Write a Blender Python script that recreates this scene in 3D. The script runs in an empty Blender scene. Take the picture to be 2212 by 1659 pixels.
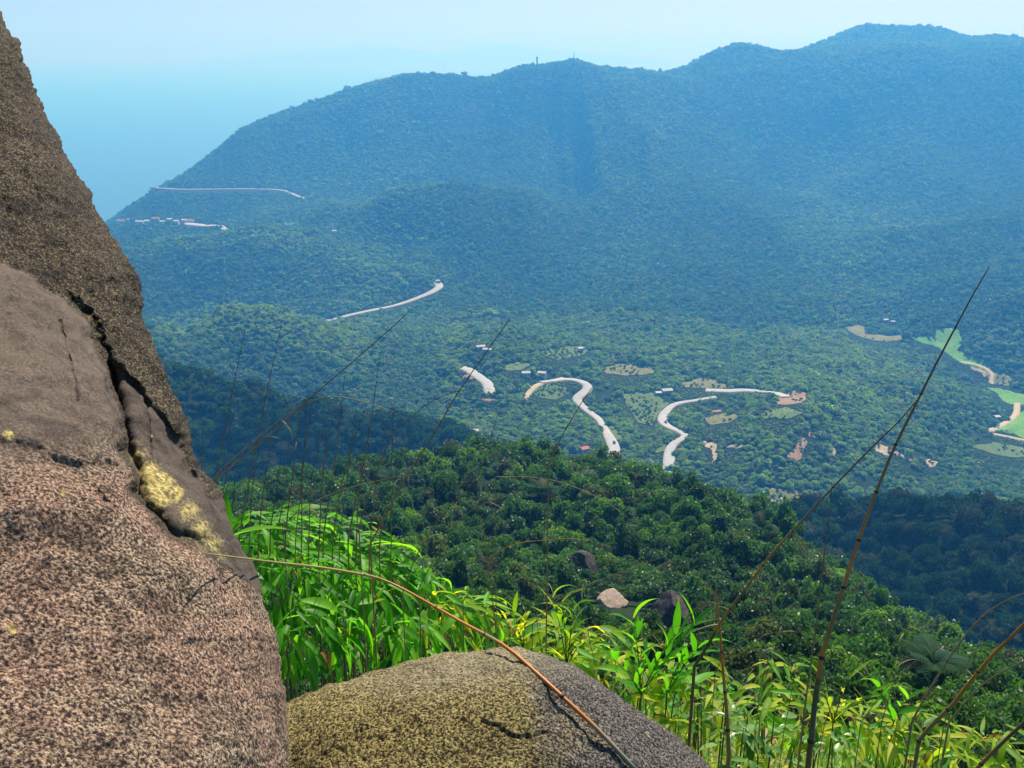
import bpy, math, random
import numpy as np
from mathutils import Vector, Matrix

# ------------------------------------------------------------------ camera, sky, sun, exposure
W, H, F = 2212.0, 1659.0, 2100.0          # photo pixel grid used for reading directions, focal length in those pixels
HORIZON = 115.0
ZC = 440.0                                # camera altitude above the sea (m)
PITCH = math.atan((H/2-HORIZON)/F)
SC = bpy.context.scene
COL = SC.collection
cam_d = bpy.data.cameras.new('camera'); cam = bpy.data.objects.new('camera', cam_d); COL.objects.link(cam)
cam.location = (0, 0, ZC); cam.rotation_euler = (math.pi/2-PITCH, 0, 0)
cam_d.sensor_width = 36.0; cam_d.lens = 36.0*F/W
cam_d.clip_start = 0.05; cam_d.clip_end = 300000
SC.camera = cam
SUN_EL, SUN_AZ = math.radians(49), math.radians(24)   # azimuth measured from +Y (view direction) towards +X
world = bpy.data.worlds.new('World'); SC.world = world; world.use_nodes = True
wn = world.node_tree.nodes; wl = world.node_tree.links
sky = wn.new('ShaderNodeTexSky'); sky.sky_type = 'NISHITA'; sky.sun_disc = False
sky.sun_elevation = SUN_EL; sky.sun_rotation = SUN_AZ; sky.altitude = 400; sky.air_density = 1.0; sky.dust_density = 0.8
bg = wn['Background']; bg.inputs['Strength'].default_value = 0.05
wl.new(sky.outputs[0], bg.inputs['Color'])
sun_d = bpy.data.lights.new('sun', 'SUN'); sun = bpy.data.objects.new('sun', sun_d); COL.objects.link(sun)
sun_d.energy = 5.0; sun_d.angle = math.radians(0.53); sun_d.color = (1.0, 0.97, 0.92)
sdir = Vector((math.sin(SUN_AZ)*math.cos(SUN_EL), math.cos(SUN_AZ)*math.cos(SUN_EL), math.sin(SUN_EL)))
sun.rotation_euler = sdir.to_track_quat('Z', 'Y').to_euler()
sun.location = (0, 0, ZC+60)
vs = SC.view_settings
vs.view_transform = 'Standard'; vs.look = 'None'; vs.gamma = 1.0; vs.exposure = 0.66
cy = SC.cycles
cy.use_denoising = True; cy.max_bounces = 6; cy.diffuse_bounces = 3; cy.glossy_bounces = 2
cy.transmission_bounces = 3; cy.volume_bounces = 1; cy.transparent_max_bounces = 4
cy.caustics_reflective = False; cy.caustics_refractive = False; cy.sample_clamp_indirect = 4.0
HAZE_DENSITY = 3.6e-4
HAZE_COLOR = (0.07, 0.39, 1.0)

# ------------------------------------------------------------------ helpers
rng = np.random.default_rng(7)
random.seed(7)
CP, SP = math.cos(PITCH), math.sin(PITCH)
def ray(px, py):
    a = (np.asarray(px, float)-W/2)/F; b = -(np.asarray(py, float)-H/2)/F
    return a, CP+SP*b, -SP+CP*b
def azel(px, py):                          # azimuth and slope (dz per metre of ground distance) of a photo direction
    x, y, z = ray(px, py); return np.arctan2(x, y), z/np.hypot(x, y)
def pt(px, py, r):                         # point at ground distance r along a photo direction
    x, y, z = ray(px, py); s = r/math.hypot(x, y)
    return Vector((x*s, y*s, ZC+z*s))
def project(x, y, z):
    z = z-ZC; fw = y*CP-z*SP; up = y*SP+z*CP
    fw = np.where(fw < 1e-3, 1e-3, fw)
    return W/2+F*x/fw, H/2-F*up/fw
def smooth(a, b, x):
    t = np.clip((x-a)/(b-a), 0, 1); return t*t*(3-2*t)
def _h(ix, iy, iz, s):
    n = (ix*374761393+iy*668265263+iz*2147483647+s*1274126177) & 0xffffffff
    n = ((n ^ (n >> 13))*1274126177) & 0xffffffff
    n = ((n ^ (n >> 16))*2246822519) & 0xffffffff
    return ((n ^ (n >> 15)) & 0xffff)/65535.0
def vnoise(x, y, z=None, s=0):             # value noise, -1..1
    x = np.asarray(x, float); y = np.asarray(y, float)
    z = np.zeros_like(x) if z is None else np.asarray(z, float)
    fx, fy, fz = np.floor(x), np.floor(y), np.floor(z)
    ix, iy, iz = fx.astype(np.int64), fy.astype(np.int64), fz.astype(np.int64)
    u, v, w = x-fx, y-fy, z-fz
    u = u*u*u*(u*(u*6-15)+10); v = v*v*v*(v*(v*6-15)+10); w = w*w*w*(w*(w*6-15)+10)
    def L(k):
        a = _h(ix, iy, iz+k, s); b = _h(ix+1, iy, iz+k, s); c = _h(ix, iy+1, iz+k, s); d = _h(ix+1, iy+1, iz+k, s)
        return (a*(1-u)+b*u)*(1-v)+(c*(1-u)+d*u)*v
    return (L(0)*(1-w)+L(1)*w)*2-1
def fbm(x, y, z=None, o=4, s=0):
    t = 0; a = 1.0; f = 1.0
    for k in range(o):
        t = t+a*vnoise(x*f, y*f, None if z is None else z*f, s+k*17); a *= 0.5; f *= 2.03
    return t
def mesh_np(name, V, Fq, mat=None, smooth_shade=False, attrs=None, mats=None, midx=None):
    V = np.asarray(V, np.float32); Fq = np.asarray(Fq, np.int32)
    me = bpy.data.meshes.new(name); n, k = Fq.shape
    me.vertices.add(len(V)); me.vertices.foreach_set('co', V.ravel())
    me.loops.add(n*k); me.loops.foreach_set('vertex_index', Fq.ravel())
    me.polygons.add(n); me.polygons.foreach_set('loop_start', np.arange(0, n*k, k, dtype=np.int32))
    if smooth_shade: me.polygons.foreach_set('use_smooth', np.ones(n, bool))
    if mat: me.materials.append(mat)
    if mats:
        for m in mats: me.materials.append(m)
        me.polygons.foreach_set('material_index', np.asarray(midx, np.int32))
    me.update(calc_edges=True)
    for an, av in (attrs or {}).items():
        at = me.attributes.new(an, 'FLOAT', 'POINT'); at.data.foreach_set('value', np.asarray(av, np.float32))
    return me
def obj(name, data, parent=None, loc=None):
    o = bpy.data.objects.new(name, data); COL.objects.link(o)
    if parent: o.parent = parent
    if loc is not None: o.location = loc
    return o
def tag(o, label=None, cat=None, group=None, kind=None):
    if label: o['label'] = label
    if cat: o['category'] = cat
    if group: o['group'] = group
    if kind: o['kind'] = kind
    return o
class MB:                                  # small mesh collector
    def __init__(s): s.v = []; s.f = []
    def box(s, x0, x1, y0, y1, z0, z1):
        b = len(s.v); s.v += [(x, y, z) for z in (z0, z1) for y in (y0, y1) for x in (x0, x1)]
        s.f += [tuple(b+i for i in q) for q in ((0,2,3,1),(4,5,7,6),(0,1,5,4),(2,6,7,3),(0,4,6,2),(1,3,7,5))]
    def tube(s, pts, rad, n=6, cap=True):
        pts = [Vector(p) for p in pts]; b = len(s.v); m = len(pts); ref = None
        for i, p in enumerate(pts):
            t = (pts[min(i+1, m-1)]-pts[max(i-1, 0)]).normalized()
            if ref is None:
                ref = t.orthogonal().normalized()
            ref = (ref-t*ref.dot(t)).normalized(); q = t.cross(ref)
            r = rad[i] if hasattr(rad, '__len__') else rad
            for k in range(n):
                a = 2*math.pi*k/n; s.v.append(tuple(p+(ref*math.cos(a)+q*math.sin(a))*r))
        for i in range(m-1):
            for k in range(n):
                k2 = (k+1) % n; s.f.append((b+i*n+k, b+i*n+k2, b+(i+1)*n+k2, b+(i+1)*n+k))
        if cap:
            s.f.append(tuple(b+k for k in reversed(range(n)))); s.f.append(tuple(b+(m-1)*n+k for k in range(n)))
    def poly(s, vs, fs):
        b = len(s.v); s.v += [tuple(v) for v in vs]; s.f += [tuple(b+i for i in f) for f in fs]
    def mesh(s, name, mat, sm=False):
        me = bpy.data.meshes.new(name); me.from_pydata(s.v, [], s.f); me.materials.append(mat)
        if sm: me.polygons.foreach_set('use_smooth', np.ones(len(me.polygons), bool))
        me.update(); return me
def in_poly(px, py, poly):
    px = np.asarray(px); py = np.asarray(py); c = np.zeros(px.shape, bool); n = len(poly)
    for i in range(n):
        x0, y0 = poly[i]; x1, y1 = poly[(i+1) % n]
        if y0 == y1: continue
        k = ((y0 > py) != (y1 > py)) & (px < (x1-x0)*(py-y0)/(y1-y0)+x0); c ^= k
    return c

# ------------------------------------------------------------------ materials
class N:
    def __init__(s, name):
        s.m = bpy.data.materials.new(name); s.m.use_nodes = True; s.t = s.m.node_tree; s.p = s.t.nodes['Principled BSDF']
        s.out = s.t.nodes['Material Output']
    def n(s, typ, **kw):
        nd = s.t.nodes.new(typ)
        for k, v in kw.items():
            if k.startswith('i_'): 
                key = k[2:].replace('_', ' ')
                nd.inputs[key].default_value = v
            else: setattr(nd, k, v)
        return nd
    def l(s, a, b): s.t.links.new(a, b)
    def noise(s, scale, detail=4, rough=0.6, coord=None, dist=0.0):
        nd = s.n('ShaderNodeTexNoise'); nd.inputs['Scale'].default_value = scale; nd.inputs['Detail'].default_value = detail
        nd.inputs['Roughness'].default_value = rough; nd.inputs['Distortion'].default_value = dist
        if coord is not None: s.l(coord, nd.inputs['Vector'])
        return nd.outputs['Fac']
    def ramp(s, fac, stops):
        nd = s.n('ShaderNodeValToRGB'); cr = nd.color_ramp
        while len(cr.elements) < len(stops): cr.elements.new(0.5)
        for e, (p, c) in zip(cr.elements, stops):
            e.position = p; e.color = (*c, 1) if len(c) == 3 else c
        s.l(fac, nd.inputs[0]); return nd.outputs[0]
    def mix(s, fac, a, b, mode='MIX'):
        nd = s.n('ShaderNodeMix', data_type='RGBA', blend_type=mode)
        for k, v in ((0, fac), (6, a), (7, b)):
            if hasattr(v, 'is_linked') or hasattr(v, 'links'): s.l(v, nd.inputs[k])
            elif k == 0: nd.inputs[0].default_value = v
            else: nd.inputs[k].default_value = (*v, 1)
        return nd.outputs[2]
    def math(s, op, a, b=None, clamp=False):
        nd = s.n('ShaderNodeMath', operation=op, use_clamp=clamp)
        for k, v in ((0, a), (1, b)):
            if v is None: continue
            if hasattr(v, 'links'): s.l(v, nd.inputs[k])
            else: nd.inputs[k].default_value = v
        return nd.outputs[0]
    def attr(s, name, typ='GEOMETRY'):
        nd = s.n('ShaderNodeAttribute', attribute_name=name, attribute_type=typ); return nd.outputs['Fac']
    def objco(s): return s.n('ShaderNodeTexCoord').outputs['Object']
    def pos(s): return s.n('ShaderNodeNewGeometry').outputs['Position']
    def bump(s, h, strength, dist):
        nd = s.n('ShaderNodeBump'); nd.inputs['Strength'].default_value = strength; nd.inputs['Distance'].default_value = dist
        s.l(h, nd.inputs['Height']); s.l(nd.outputs[0], s.p.inputs['Normal']); return nd
    def col(s, c):
        if hasattr(c, 'links'): s.l(c, s.p.inputs['Base Color'])
        else: s.p.inputs['Base Color'].default_value = (*c, 1)
    def rough(s, r): s.p.inputs['Roughness'].default_value = r
    def spec(s, r): s.p.inputs['Specular IOR Level'].default_value = r
    def translucent(s, fac, colour):
        tr = s.n('ShaderNodeBsdfTranslucent'); mx = s.n('ShaderNodeMixShader'); mx.inputs[0].default_value = fac
        if hasattr(colour, 'links'): s.l(colour, tr.inputs['Color'])
        else: tr.inputs['Color'].default_value = (*colour, 1)
        s.l(s.p.outputs[0], mx.inputs[1]); s.l(tr.outputs[0], mx.inputs[2]); s.l(mx.outputs[0], s.out.inputs['Surface'])
def plain(name, c, rough=0.8, var=0.15, scale=3.0, spec=0.3):
    m = N(name); nz = m.noise(scale, 4, 0.6, m.objco())
    m.col(m.ramp(nz, [(0.25, tuple(x*(1-var) for x in c)), (0.75, tuple(min(1, x*(1+var)) for x in c))])); m.rough(rough); m.spec(spec)
    return m.m
# ------------------------------------------------------------------ terrain: a height sheet read from ridge, valley and shore points
CTRL = []                                   # (azimuth, log distance, slope)
TREE = 6.0
def cp(px, py, r, tree=True):
    a, e = azel(px, py); CTRL.append((float(a), math.log(r), float(e)-(min(TREE, 0.03*r)/r if tree else 0)))
def cv(px, py, alt, tree=False):            # a visible ground point of known altitude
    a, e = azel(px, py); r = (alt-ZC)/e; cp(px, py, float(r), tree)
def ca(px, py, r, alt):                     # hidden ground: direction of a column, distance, altitude
    a, e = azel(px, py); CTRL.append((float(a), math.log(r), (alt-ZC)/r))
for px in (-350, 100, 550, 1000, 1450, 1900, 2350, 2600):
    for r, z in ((0.3, -1.62), (0.8, -1.75), (1.6, -2.35), (3.0, -3.35), (6.0, -5.1), (12, -9.9), (28, -21.3)):
        ca(px, 1400, r, ZC+z)
for px, py, r in ((-350, 1210, 75), (100, 1220, 75), (500, 1230, 85), (800, 1250, 86), (1100, 1270, 86), (1400, 1300, 82), (1700, 1385, 64), (1950, 1475, 52), (2212, 1525, 50), (2500, 1535, 50),
                  (-350, 1110, 150), (100, 1110, 150), (500, 1110, 150), (800, 1105, 148), (1100, 1110, 142), (1400, 1155, 130), (1650, 1230, 112), (1900, 1380, 80), (2212, 1475, 70), (2500, 1480, 70),
                  (-350, 1078, 235), (100, 1078, 235), (450, 1078, 230), (560, 1055, 230), (700, 1033, 225), (850, 1014, 218), (960, 984, 212), (1030, 955, 208), (1100, 963, 205), (1200, 983, 200), (1300, 1000, 196), (1400, 1020, 190), (1500, 1050, 182), (1600, 1082, 172), (1700, 1120, 160), (1800, 1215, 142), (1950, 1335, 122), (2100, 1410, 106), (2212, 1432, 98), (2500, 1440, 95)):
    cp(px, py, r)
for px, r, alt in ((-350, 330, 268), (100, 330, 268), (500, 330, 270), (800, 320, 268), (1000, 310, 255), (1200, 300, 262), (1400, 290, 270), (1600, 260, 290), (1800, 220, 300), (2000, 190, 312), (2212, 170, 318), (2500, 165, 320)):
    ca(px, 1000, r, alt)
for px, r, alt in ((1900, 215, 275), (2080, 200, 280), (2212, 190, 285), (2500, 190, 285), (300, 385, 222), (500, 385, 222), (700, 380, 222), (300, 630, 175), (500, 620, 165), (700, 600, 160), (300, 840, 128), (500, 840, 128), (1900, 430, 190), (2212, 430, 190), (2500, 430, 190), (1050, 430, 170), (1300, 420, 165), (1500, 400, 185), (1100, 560, 150), (1350, 540, 150), (1600, 560, 140), (1900, 560, 140), (2212, 560, 140), (2500, 560, 140)):
    ca(px, 1000, r, alt)
# dark spur on the left and dark ridge on the right
for px, py, r in ((-350, 700, 540), (100, 705, 540), (300, 735, 540), (350, 750, 538), (430, 770, 532), (560, 802, 525), (700, 851, 510), (850, 903, 492), (950, 953, 476), (1020, 985, 465),
                  (300, 880, 500), (450, 900, 495), (600, 920, 487), (750, 940, 478), (850, 970, 470), (300, 1010, 460), (500, 1020, 453), (700, 1025, 447), (850, 1030, 440),
                  (1640, 1112, 345), (1760, 1092, 352), (1900, 1073, 360), (1960, 1078, 360), (2080, 1090, 360), (2212, 1110, 352), (2500, 1120, 352),
                  (1760, 1160, 332), (1900, 1170, 332), (2080, 1190, 330), (2212, 1220, 322), (2500, 1230, 322), (1820, 1250, 300), (1960, 1330, 285), (2080, 1370, 276), (2212, 1410, 268), (2500, 1420, 268)):
    cp(px, py, r)
# valley floor with the roads, fields and knolls
for px, py, alt in ((1305, 1001, 152), (1328, 970, 150), (1305, 924, 150), (1250, 860, 150), (1220, 820, 152), (1100, 900, 152), (1150, 970, 150), (1050, 835, 158), (1040, 757, 165), (1200, 765, 152),
                    (1429, 906, 148), (1445, 990, 148), (1500, 866, 150), (1400, 850, 148), (1620, 844, 152), (1540, 830, 148), (1380, 800, 145), (1500, 770, 140),
                    (1550, 960, 155), (1680, 980, 160), (1700, 930, 166), (1730, 865, 170), (1800, 960, 155), (1950, 990, 140), (2100, 1000, 125), (1750, 1060, 142), (1960, 1050, 130), (2212, 1040, 118), (2500, 1040, 118),
                    (2190, 915, 104), (2140, 800, 100), (2030, 745, 100), (1950, 712, 102), (1860, 722, 105), (2212, 880, 102), (2500, 880, 100), (2212, 960, 104), (2070, 850, 125), (1950, 830, 140), (1800, 760, 128), (1650, 760, 135), (1900, 900, 140), (2212, 760, 118), (2150, 740, 125), (2500, 740, 125)):
    cv(px, py, alt)
# green hills on the left
for px, py, r in ((-350, 700, 1060), (100, 700, 1060), (330, 690, 1060), (480, 655, 1080), (560, 655, 1080), (620, 666, 1080), (710, 697, 1060), (800, 730, 1030), (900, 765, 1000),
                  (400, 725, 1030), (500, 745, 1000), (620, 775, 970), (760, 830, 880), (900, 850, 840), (980, 870, 800), (560, 793, 950), (850, 895, 750), (400, 760, 960),
                  (-350, 535, 1640), (100, 535, 1640), (280, 531, 1640), (400, 515, 1650), (520, 501, 1670), (620, 503, 1660), (700, 522, 1620), (760, 548, 1570), (850, 580, 1490), (905, 602, 1430),
                  (400, 600, 1540), (550, 600, 1520), (700, 620, 1470), (350, 665, 1430), (500, 650, 1440), (600, 655, 1430)):
    cp(px, py, r)
for px, py, r in ((945, 616, 1440), (905, 643, 1400), (850, 658, 1375), (780, 675, 1345), (712, 694, 1310), (1000, 660, 1330), (1000, 720, 1090)):
    cp(px, py, r, False)
for px, py, r in ((300, 500, 1900), (400, 500, 1880), (300, 520, 1780), (420, 512, 1790), (520, 500, 1880)): cp(px, py, r)
for px, r, alt in ((480, 1200, 105), (300, 1200, 105), (620, 1200, 95)):
    ca(px, 550, r, alt)
# pass with the village, coastal road
for px, py, alt in ((300, 483, 100), (380, 484, 102), (440, 486, 105), (520, 494, 110), (640, 508, 115)):
    cv(px, py, alt)
for px, py, r in ((345, 406, 2420), (400, 409, 2380), (480, 408, 2360), (560, 408, 2330), (615, 411, 2290), (650, 427, 2240), (290, 452, 2440), (400, 450, 2250), (520, 445, 2230), (300, 470, 2180), (400, 470, 2120), (250, 478, 2350)):
    cp(px, py, r, False)
# spur in the middle, its flank
for px, py, r in ((450, 464, 2000), (560, 455, 1950), (700, 440, 1880), (830, 396, 1830), (900, 384, 1800), (960, 379, 1790), (1040, 386, 1780), (1120, 398, 1780),
                  (600, 488, 1890), (760, 500, 1760), (860, 520, 1670), (950, 540, 1610), (1050, 560, 1560), (1000, 600, 1500), (1150, 620, 1440), (1250, 560, 1600),
                  (960, 450, 1700), (1080, 460, 1695), (1150, 700, 1120), (1250, 720, 1060)):
    cp(px, py, r)
for px, r, alt in ((700, 2130, 130), (850, 2060, 140), (960, 2040, 150), (1060, 2030, 150), (960, 2230, 178), (1080, 2200, 178)):
    ca(px, 420, r, alt)
# far mountain: skyline, slopes, far side
SKYL = ((150, 505, 2760), (200, 485, 2750), (245, 467, 2700), (280, 438, 2560), (340, 404, 2470), (380, 381, 2540), (440, 341, 2600), (515, 286, 2650), (600, 267, 2640), (660, 241, 2660), (740, 216, 2680), (800, 189, 2700), (880, 166, 2720), (930, 165, 2720), (1000, 173, 2700),
        (1060, 176, 2680), (1110, 161, 2660), (1160, 154, 2650), (1230, 151, 2640), (1290, 165, 2640), (1320, 178, 2640), (1400, 166, 2660), (1460, 159, 2690), (1540, 149, 2720), (1590, 134, 2740), (1680, 120, 2780), (1750, 108, 2800), (1860, 92, 2820), (2000, 94, 2820), (2212, 108, 2820), (2500, 110, 2820))
for k in SKYL: cp(*k)
for px, py, r in ((1590, 131, 3300), (1700, 116, 3350), (1750, 102, 3400), (1800, 80, 3450), (1868, 48, 3500), (1920, 61, 3500), (1980, 51, 3500), (2020, 54, 3500), (2100, 76, 3480), (2150, 69, 3480), (2212, 73, 3480), (2500, 80, 3480)):
    cp(px, py, r)
for px in (1700, 1850, 2000, 2212, 2500): ca(px, 120, 3130, ZC+10)
for px, py, r in ((600, 320, 2540), (600, 370, 2420), (480, 370, 2480), (740, 290, 2560), (740, 360, 2430), (880, 240, 2600), (900, 310, 2480), (1060, 240, 2560), (1060, 320, 2430), (1200, 220, 2520), (1200, 300, 2380), (1230, 400, 2080), (1230, 480, 1760),
                  (1350, 230, 2460), (1380, 330, 2220), (1400, 420, 1980), (1400, 520, 1700), (1400, 620, 1400), (1400, 700, 1170),
                  (1560, 230, 2500), (1560, 330, 2250), (1600, 430, 2000), (1600, 530, 1720), (1600, 630, 1420), (1600, 700, 1230),
                  (1760, 180, 2640), (1780, 300, 2380), (1780, 400, 2110), (1800, 500, 1820), (1800, 600, 1500), (1800, 670, 1310),
                  (2000, 180, 2640), (2000, 300, 2350), (2000, 400, 2060), (2000, 500, 1770), (2000, 600, 1480), (2000, 670, 1300),
                  (2212, 200, 2600), (2212, 300, 2330), (2212, 400, 2030), (2212, 500, 1740), (2212, 600, 1440), (2212, 680, 1260), (2500, 200, 2600), (2500, 400, 2030), (2500, 600, 1440), (2500, 680, 1260)):
    cp(px, py, r)
for px, py, r in SKYL[3:17]: ca(px, py, r*1.22, -40 if px < 500 else 130)
for px, py, r in SKYL[2:17]: ca(px, py, r*1.5, -60)
for px in (1320, 1460, 1600): ca(px, 150, 3400, 250)
for px in (1320, 1500, 1700, 1868, 2100, 2212, 2500): ca(px, 100, 4600, 120)
for px, r in ((-350, 2300), (-100, 2300), (100, 2350), (170, 2520)): ca(px, 480, r, -25)
for px, r in ((-350, 2900), (-100, 2900), (100, 2900), (170, 3000), (-350, 4600), (100, 4600)): ca(px, 480, r, -80)
for px, r in ((-350, 1950), (100, 1950)): ca(px, 480, r, 40)

CT = np.array(CTRL); KA = 2.6
AZ_LO, AZ_HI = CT[:, 0].min(), CT[:, 0].max()
def _tps(d2): return 0.5*d2*np.log(d2+1e-12)
_P = np.stack([CT[:, 0]*KA, CT[:, 1]], 1); _n = len(_P)
_D = ((_P[:, None]-_P[None])**2).sum(2)
_A = np.zeros((_n+3, _n+3)); _A[:_n, :_n] = _tps(_D)+np.eye(_n)*2e-4
_A[:_n, _n] = 1; _A[:_n, _n+1:] = _P; _A[_n, :_n] = 1; _A[_n+1:, :_n] = _P.T
_w = np.linalg.solve(_A, np.concatenate([CT[:, 2], [0, 0, 0]]))
def base_slope(az, lr):
    q = np.stack([np.clip(az, AZ_LO, AZ_HI).ravel()*KA, lr.ravel()], 1); out = np.empty(len(q))
    for i in range(0, len(q), 40000):
        c = q[i:i+40000]; d = ((c[:, None]-_P[None])**2).sum(2)
        out[i:i+40000] = _tps(d)@_w[:_n]+_w[_n]+c@_w[_n+1:]
    return out.reshape(az.shape)
R_G = np.concatenate([np.geomspace(0.3, 20, 60, endpoint=False), np.geomspace(20, 320, 140, endpoint=False), np.geomspace(320, 4600, 400)])
_az_in = np.linspace(-34, 34, 540)
A_G = np.radians(np.concatenate([np.linspace(-75, -34, 40, endpoint=False), _az_in, np.linspace(34, 75, 41)[1:]]))
# slope is smooth enough to be evaluated on a coarser net and refined
_lr_c = np.linspace(math.log(0.3), math.log(4600), 300); _az_c = np.radians(np.linspace(-75, 75, 330))
_ec = base_slope(*np.meshgrid(_az_c, _lr_c, indexing='ij'))
def bil(grid, a0, da, l0, dl, a, l):
    i = np.clip((a-a0)/da, 0, grid.shape[0]-1.001); j = np.clip((l-l0)/dl, 0, grid.shape[1]-1.001)
    i0 = i.astype(int); j0 = j.astype(int); u = i-i0; v = j-j0
    return (grid[i0, j0]*(1-u)+grid[i0+1, j0]*u)*(1-v)+(grid[i0, j0+1]*(1-u)+grid[i0+1, j0+1]*u)*v
AA, RR = np.meshgrid(A_G, R_G, indexing='ij')
EE = bil(_ec, _az_c[0], _az_c[1]-_az_c[0], _lr_c[0], _lr_c[1]-_lr_c[0], AA, np.log(RR))
XX, YY = RR*np.sin(AA), RR*np.cos(AA)
ZZ = ZC+EE*RR
# spurs, gullies and bumps
def relief(x, y, r):
    t = 0
    for k, lam in enumerate((640, 330, 165, 80, 40, 20, 9, 4, 1.6)):
        w = smooth(lam*1.6, lam*4.5, r)
        if np.max(w) <= 0: continue
        nz = vnoise(x/lam+3.7*k, y/lam-1.3*k, None, 40+k)
        if lam > 120: nz = 0.42-np.abs(nz)*1.5
        t = t+w*nz*lam*(0.040 if lam > 120 else 0.035)
    return t
_sp = 0.46-1.35*np.abs(vnoise(AA*8+0.9*vnoise(AA*5, np.log(RR)*3, None, 71)+1.1*np.log(RR), np.log(RR)*2.2, None, 70))
_sp2 = 0.4-1.2*np.abs(vnoise(AA*27+0.5*vnoise(AA*9, np.log(RR)*6, None, 73), np.log(RR)*5, None, 72))
_dip = np.clip(ZZ-95, 0, 320)/320                      # spurs run down the mountain side and die out on the valley floor and at the crest
ZZ += (_sp*115+_sp2*34)*smooth(1250, 1750, RR)*smooth(0.02, 0.35, _dip)*smooth(1.02, 0.62, _dip)*smooth(1120, 1300, project(XX, YY, ZZ)[0])
_hx, _hy = project(XX, YY, ZZ)
ZZ += relief(XX, YY, RR)*(1-0.85*smooth(760, 640, _hx)*smooth(1700, 1900, RR))*(1-0.9*smooth(1780, 1900, _hx)*smooth(820, 900, RR)*smooth(1400, 1280, RR)*smooth(136, 118, ZZ))

def g_index(a, r):                          # fractional grid index of azimuth and distance
    return np.interp(a, A_G, np.arange(len(A_G))), np.interp(np.log(r), np.log(R_G), np.arange(len(R_G)))
def ground(x, y):
    x = np.asarray(x, float); y = np.asarray(y, float)
    i, j = g_index(np.arctan2(x, y), np.hypot(x, y))
    i = np.clip(i, 0, len(A_G)-1.001); j = np.clip(j, 0, len(R_G)-1.001); i0 = i.astype(int); j0 = j.astype(int); u = i-i0; v = j-j0
    return (ZZ[i0, j0]*(1-u)+ZZ[i0+1, j0]*u)*(1-v)+(ZZ[i0, j0+1]*(1-u)+ZZ[i0+1, j0+1]*u)*v
_RF = np.geomspace(3, 4500, 3000)
def hit(px, py, rmin=3.0, lift=0.0):        # where a photo direction first meets the ground beyond rmin
    a, e = azel(px, py); r = _RF[_RF >= rmin]; x, y = r*math.sin(a), r*math.cos(a)
    s = (ground(x, y)+lift-ZC)/r-float(e); k = np.nonzero(s >= 0)[0]
    k = k[0] if len(k) else int(np.argmax(s))
    return Vector((x[k], y[k], float(ground(x[k], y[k]))))

# ------------------------------------------------------------------ roads: traced to the ground, levelled, the ground cut to them
def spline(P, step):
    P = np.array(P, float); out = []
    Q = np.vstack([2*P[0]-P[1], P, 2*P[-1]-P[-2]])
    for i in range(1, len(Q)-2):
        p0, p1, p2, p3 = Q[i-1:i+3]; n = max(2, int(np.linalg.norm(p2-p1)/step))
        for t in np.linspace(0, 1, n, endpoint=False):
            out.append(0.5*((2*p1)+(-p0+p2)*t+(2*p0-5*p1+4*p2-p3)*t*t+(-p0+3*p1-3*p2+p3)*t**3))
    out.append(P[-1]); return np.array(out)
ROADS = []
def plan_road(name, label, pix, rmin, width, kind='asphalt'):
    P = np.array([tuple(hit(*q, rmin)) if len(q) == 2 else tuple(pt(*q)) for q in pix])
    S = spline(P, 5.0)
    xy = S.copy()
    for _ in range(3): xy[1:-1] = 0.25*xy[:-2]+0.5*xy[1:-1]+0.25*xy[2:]
    z = ground(xy[:, 0], xy[:, 1]) if len(pix[0]) == 2 else xy[:, 2]; k = min(9, max(3, len(z)//3)); ker = np.ones(k)/k
    zp = np.pad(z, (k//2, k//2), 'edge'); z = np.convolve(zp, ker, 'valid')[:len(z)]
    wd = np.interp(np.linspace(0, 1, len(xy)), np.linspace(0, 1, len(width)), width) if hasattr(width, '__len__') else np.full(len(xy), width)
    xy[:, 2] = z+0.3
    e0 = xy[0]-xy[2]; e1 = xy[-1]-xy[-3]; e0 = e0/np.linalg.norm(e0); e1 = e1/np.linalg.norm(e1)     # runs on a little way under the trees
    ext = 3; a0 = np.array([xy[0]+e0*5*k for k in range(ext, 0, -1)]); a1 = np.array([xy[-1]+e1*5*k for k in range(1, ext+1)])
    for q in (a0, a1): q[:, 2] = 0.5*q[:, 2]+0.5*(ground(q[:, 0], q[:, 1])+0.2)
    xy = np.vstack([a0, xy, a1]); wd = np.concatenate([np.full(ext, wd[0]), wd, np.full(ext, wd[-1])])
    ROADS.append((name, label, xy, wd, kind))
    # cut the ground
    lo = xy[:, :2].min(0)-25; hi = xy[:, :2].max(0)+25
    I, J = np.nonzero((XX > lo[0]) & (XX < hi[0]) & (YY > lo[1]) & (YY < hi[1]))
    gx, gy = XX[I, J], YY[I, J]; best = np.full(len(gx), 1e9); bz = np.zeros(len(gx)); bw = np.zeros(len(gx))
    for p, w in zip(xy, wd):
        d = np.hypot(gx-p[0], gy-p[1]); m = d < best; best[m] = d[m]; bz[m] = p[2]; bw[m] = w
    t = smooth(bw/2+3.5, bw/2+13, best)
    ZZ[I, J] = (bz-0.9)*(1-t)+ZZ[I, J]*t
plan_road('road', 'pale concrete road in a double bend, middle of the valley', [(1196, 823), (1212, 820), (1233, 820), (1255, 823), (1273, 834), (1268, 845), (1254, 853), (1244, 861), (1248, 871), (1260, 881), (1278, 894), (1295, 909), (1305, 924), (1313, 940), (1323, 957), (1328, 974), (1321, 990), (1300, 1008)], 550, [5, 6.5, 8, 10, 8, 6.5, 6, 6, 7, 9, 10.5, 11])
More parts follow.
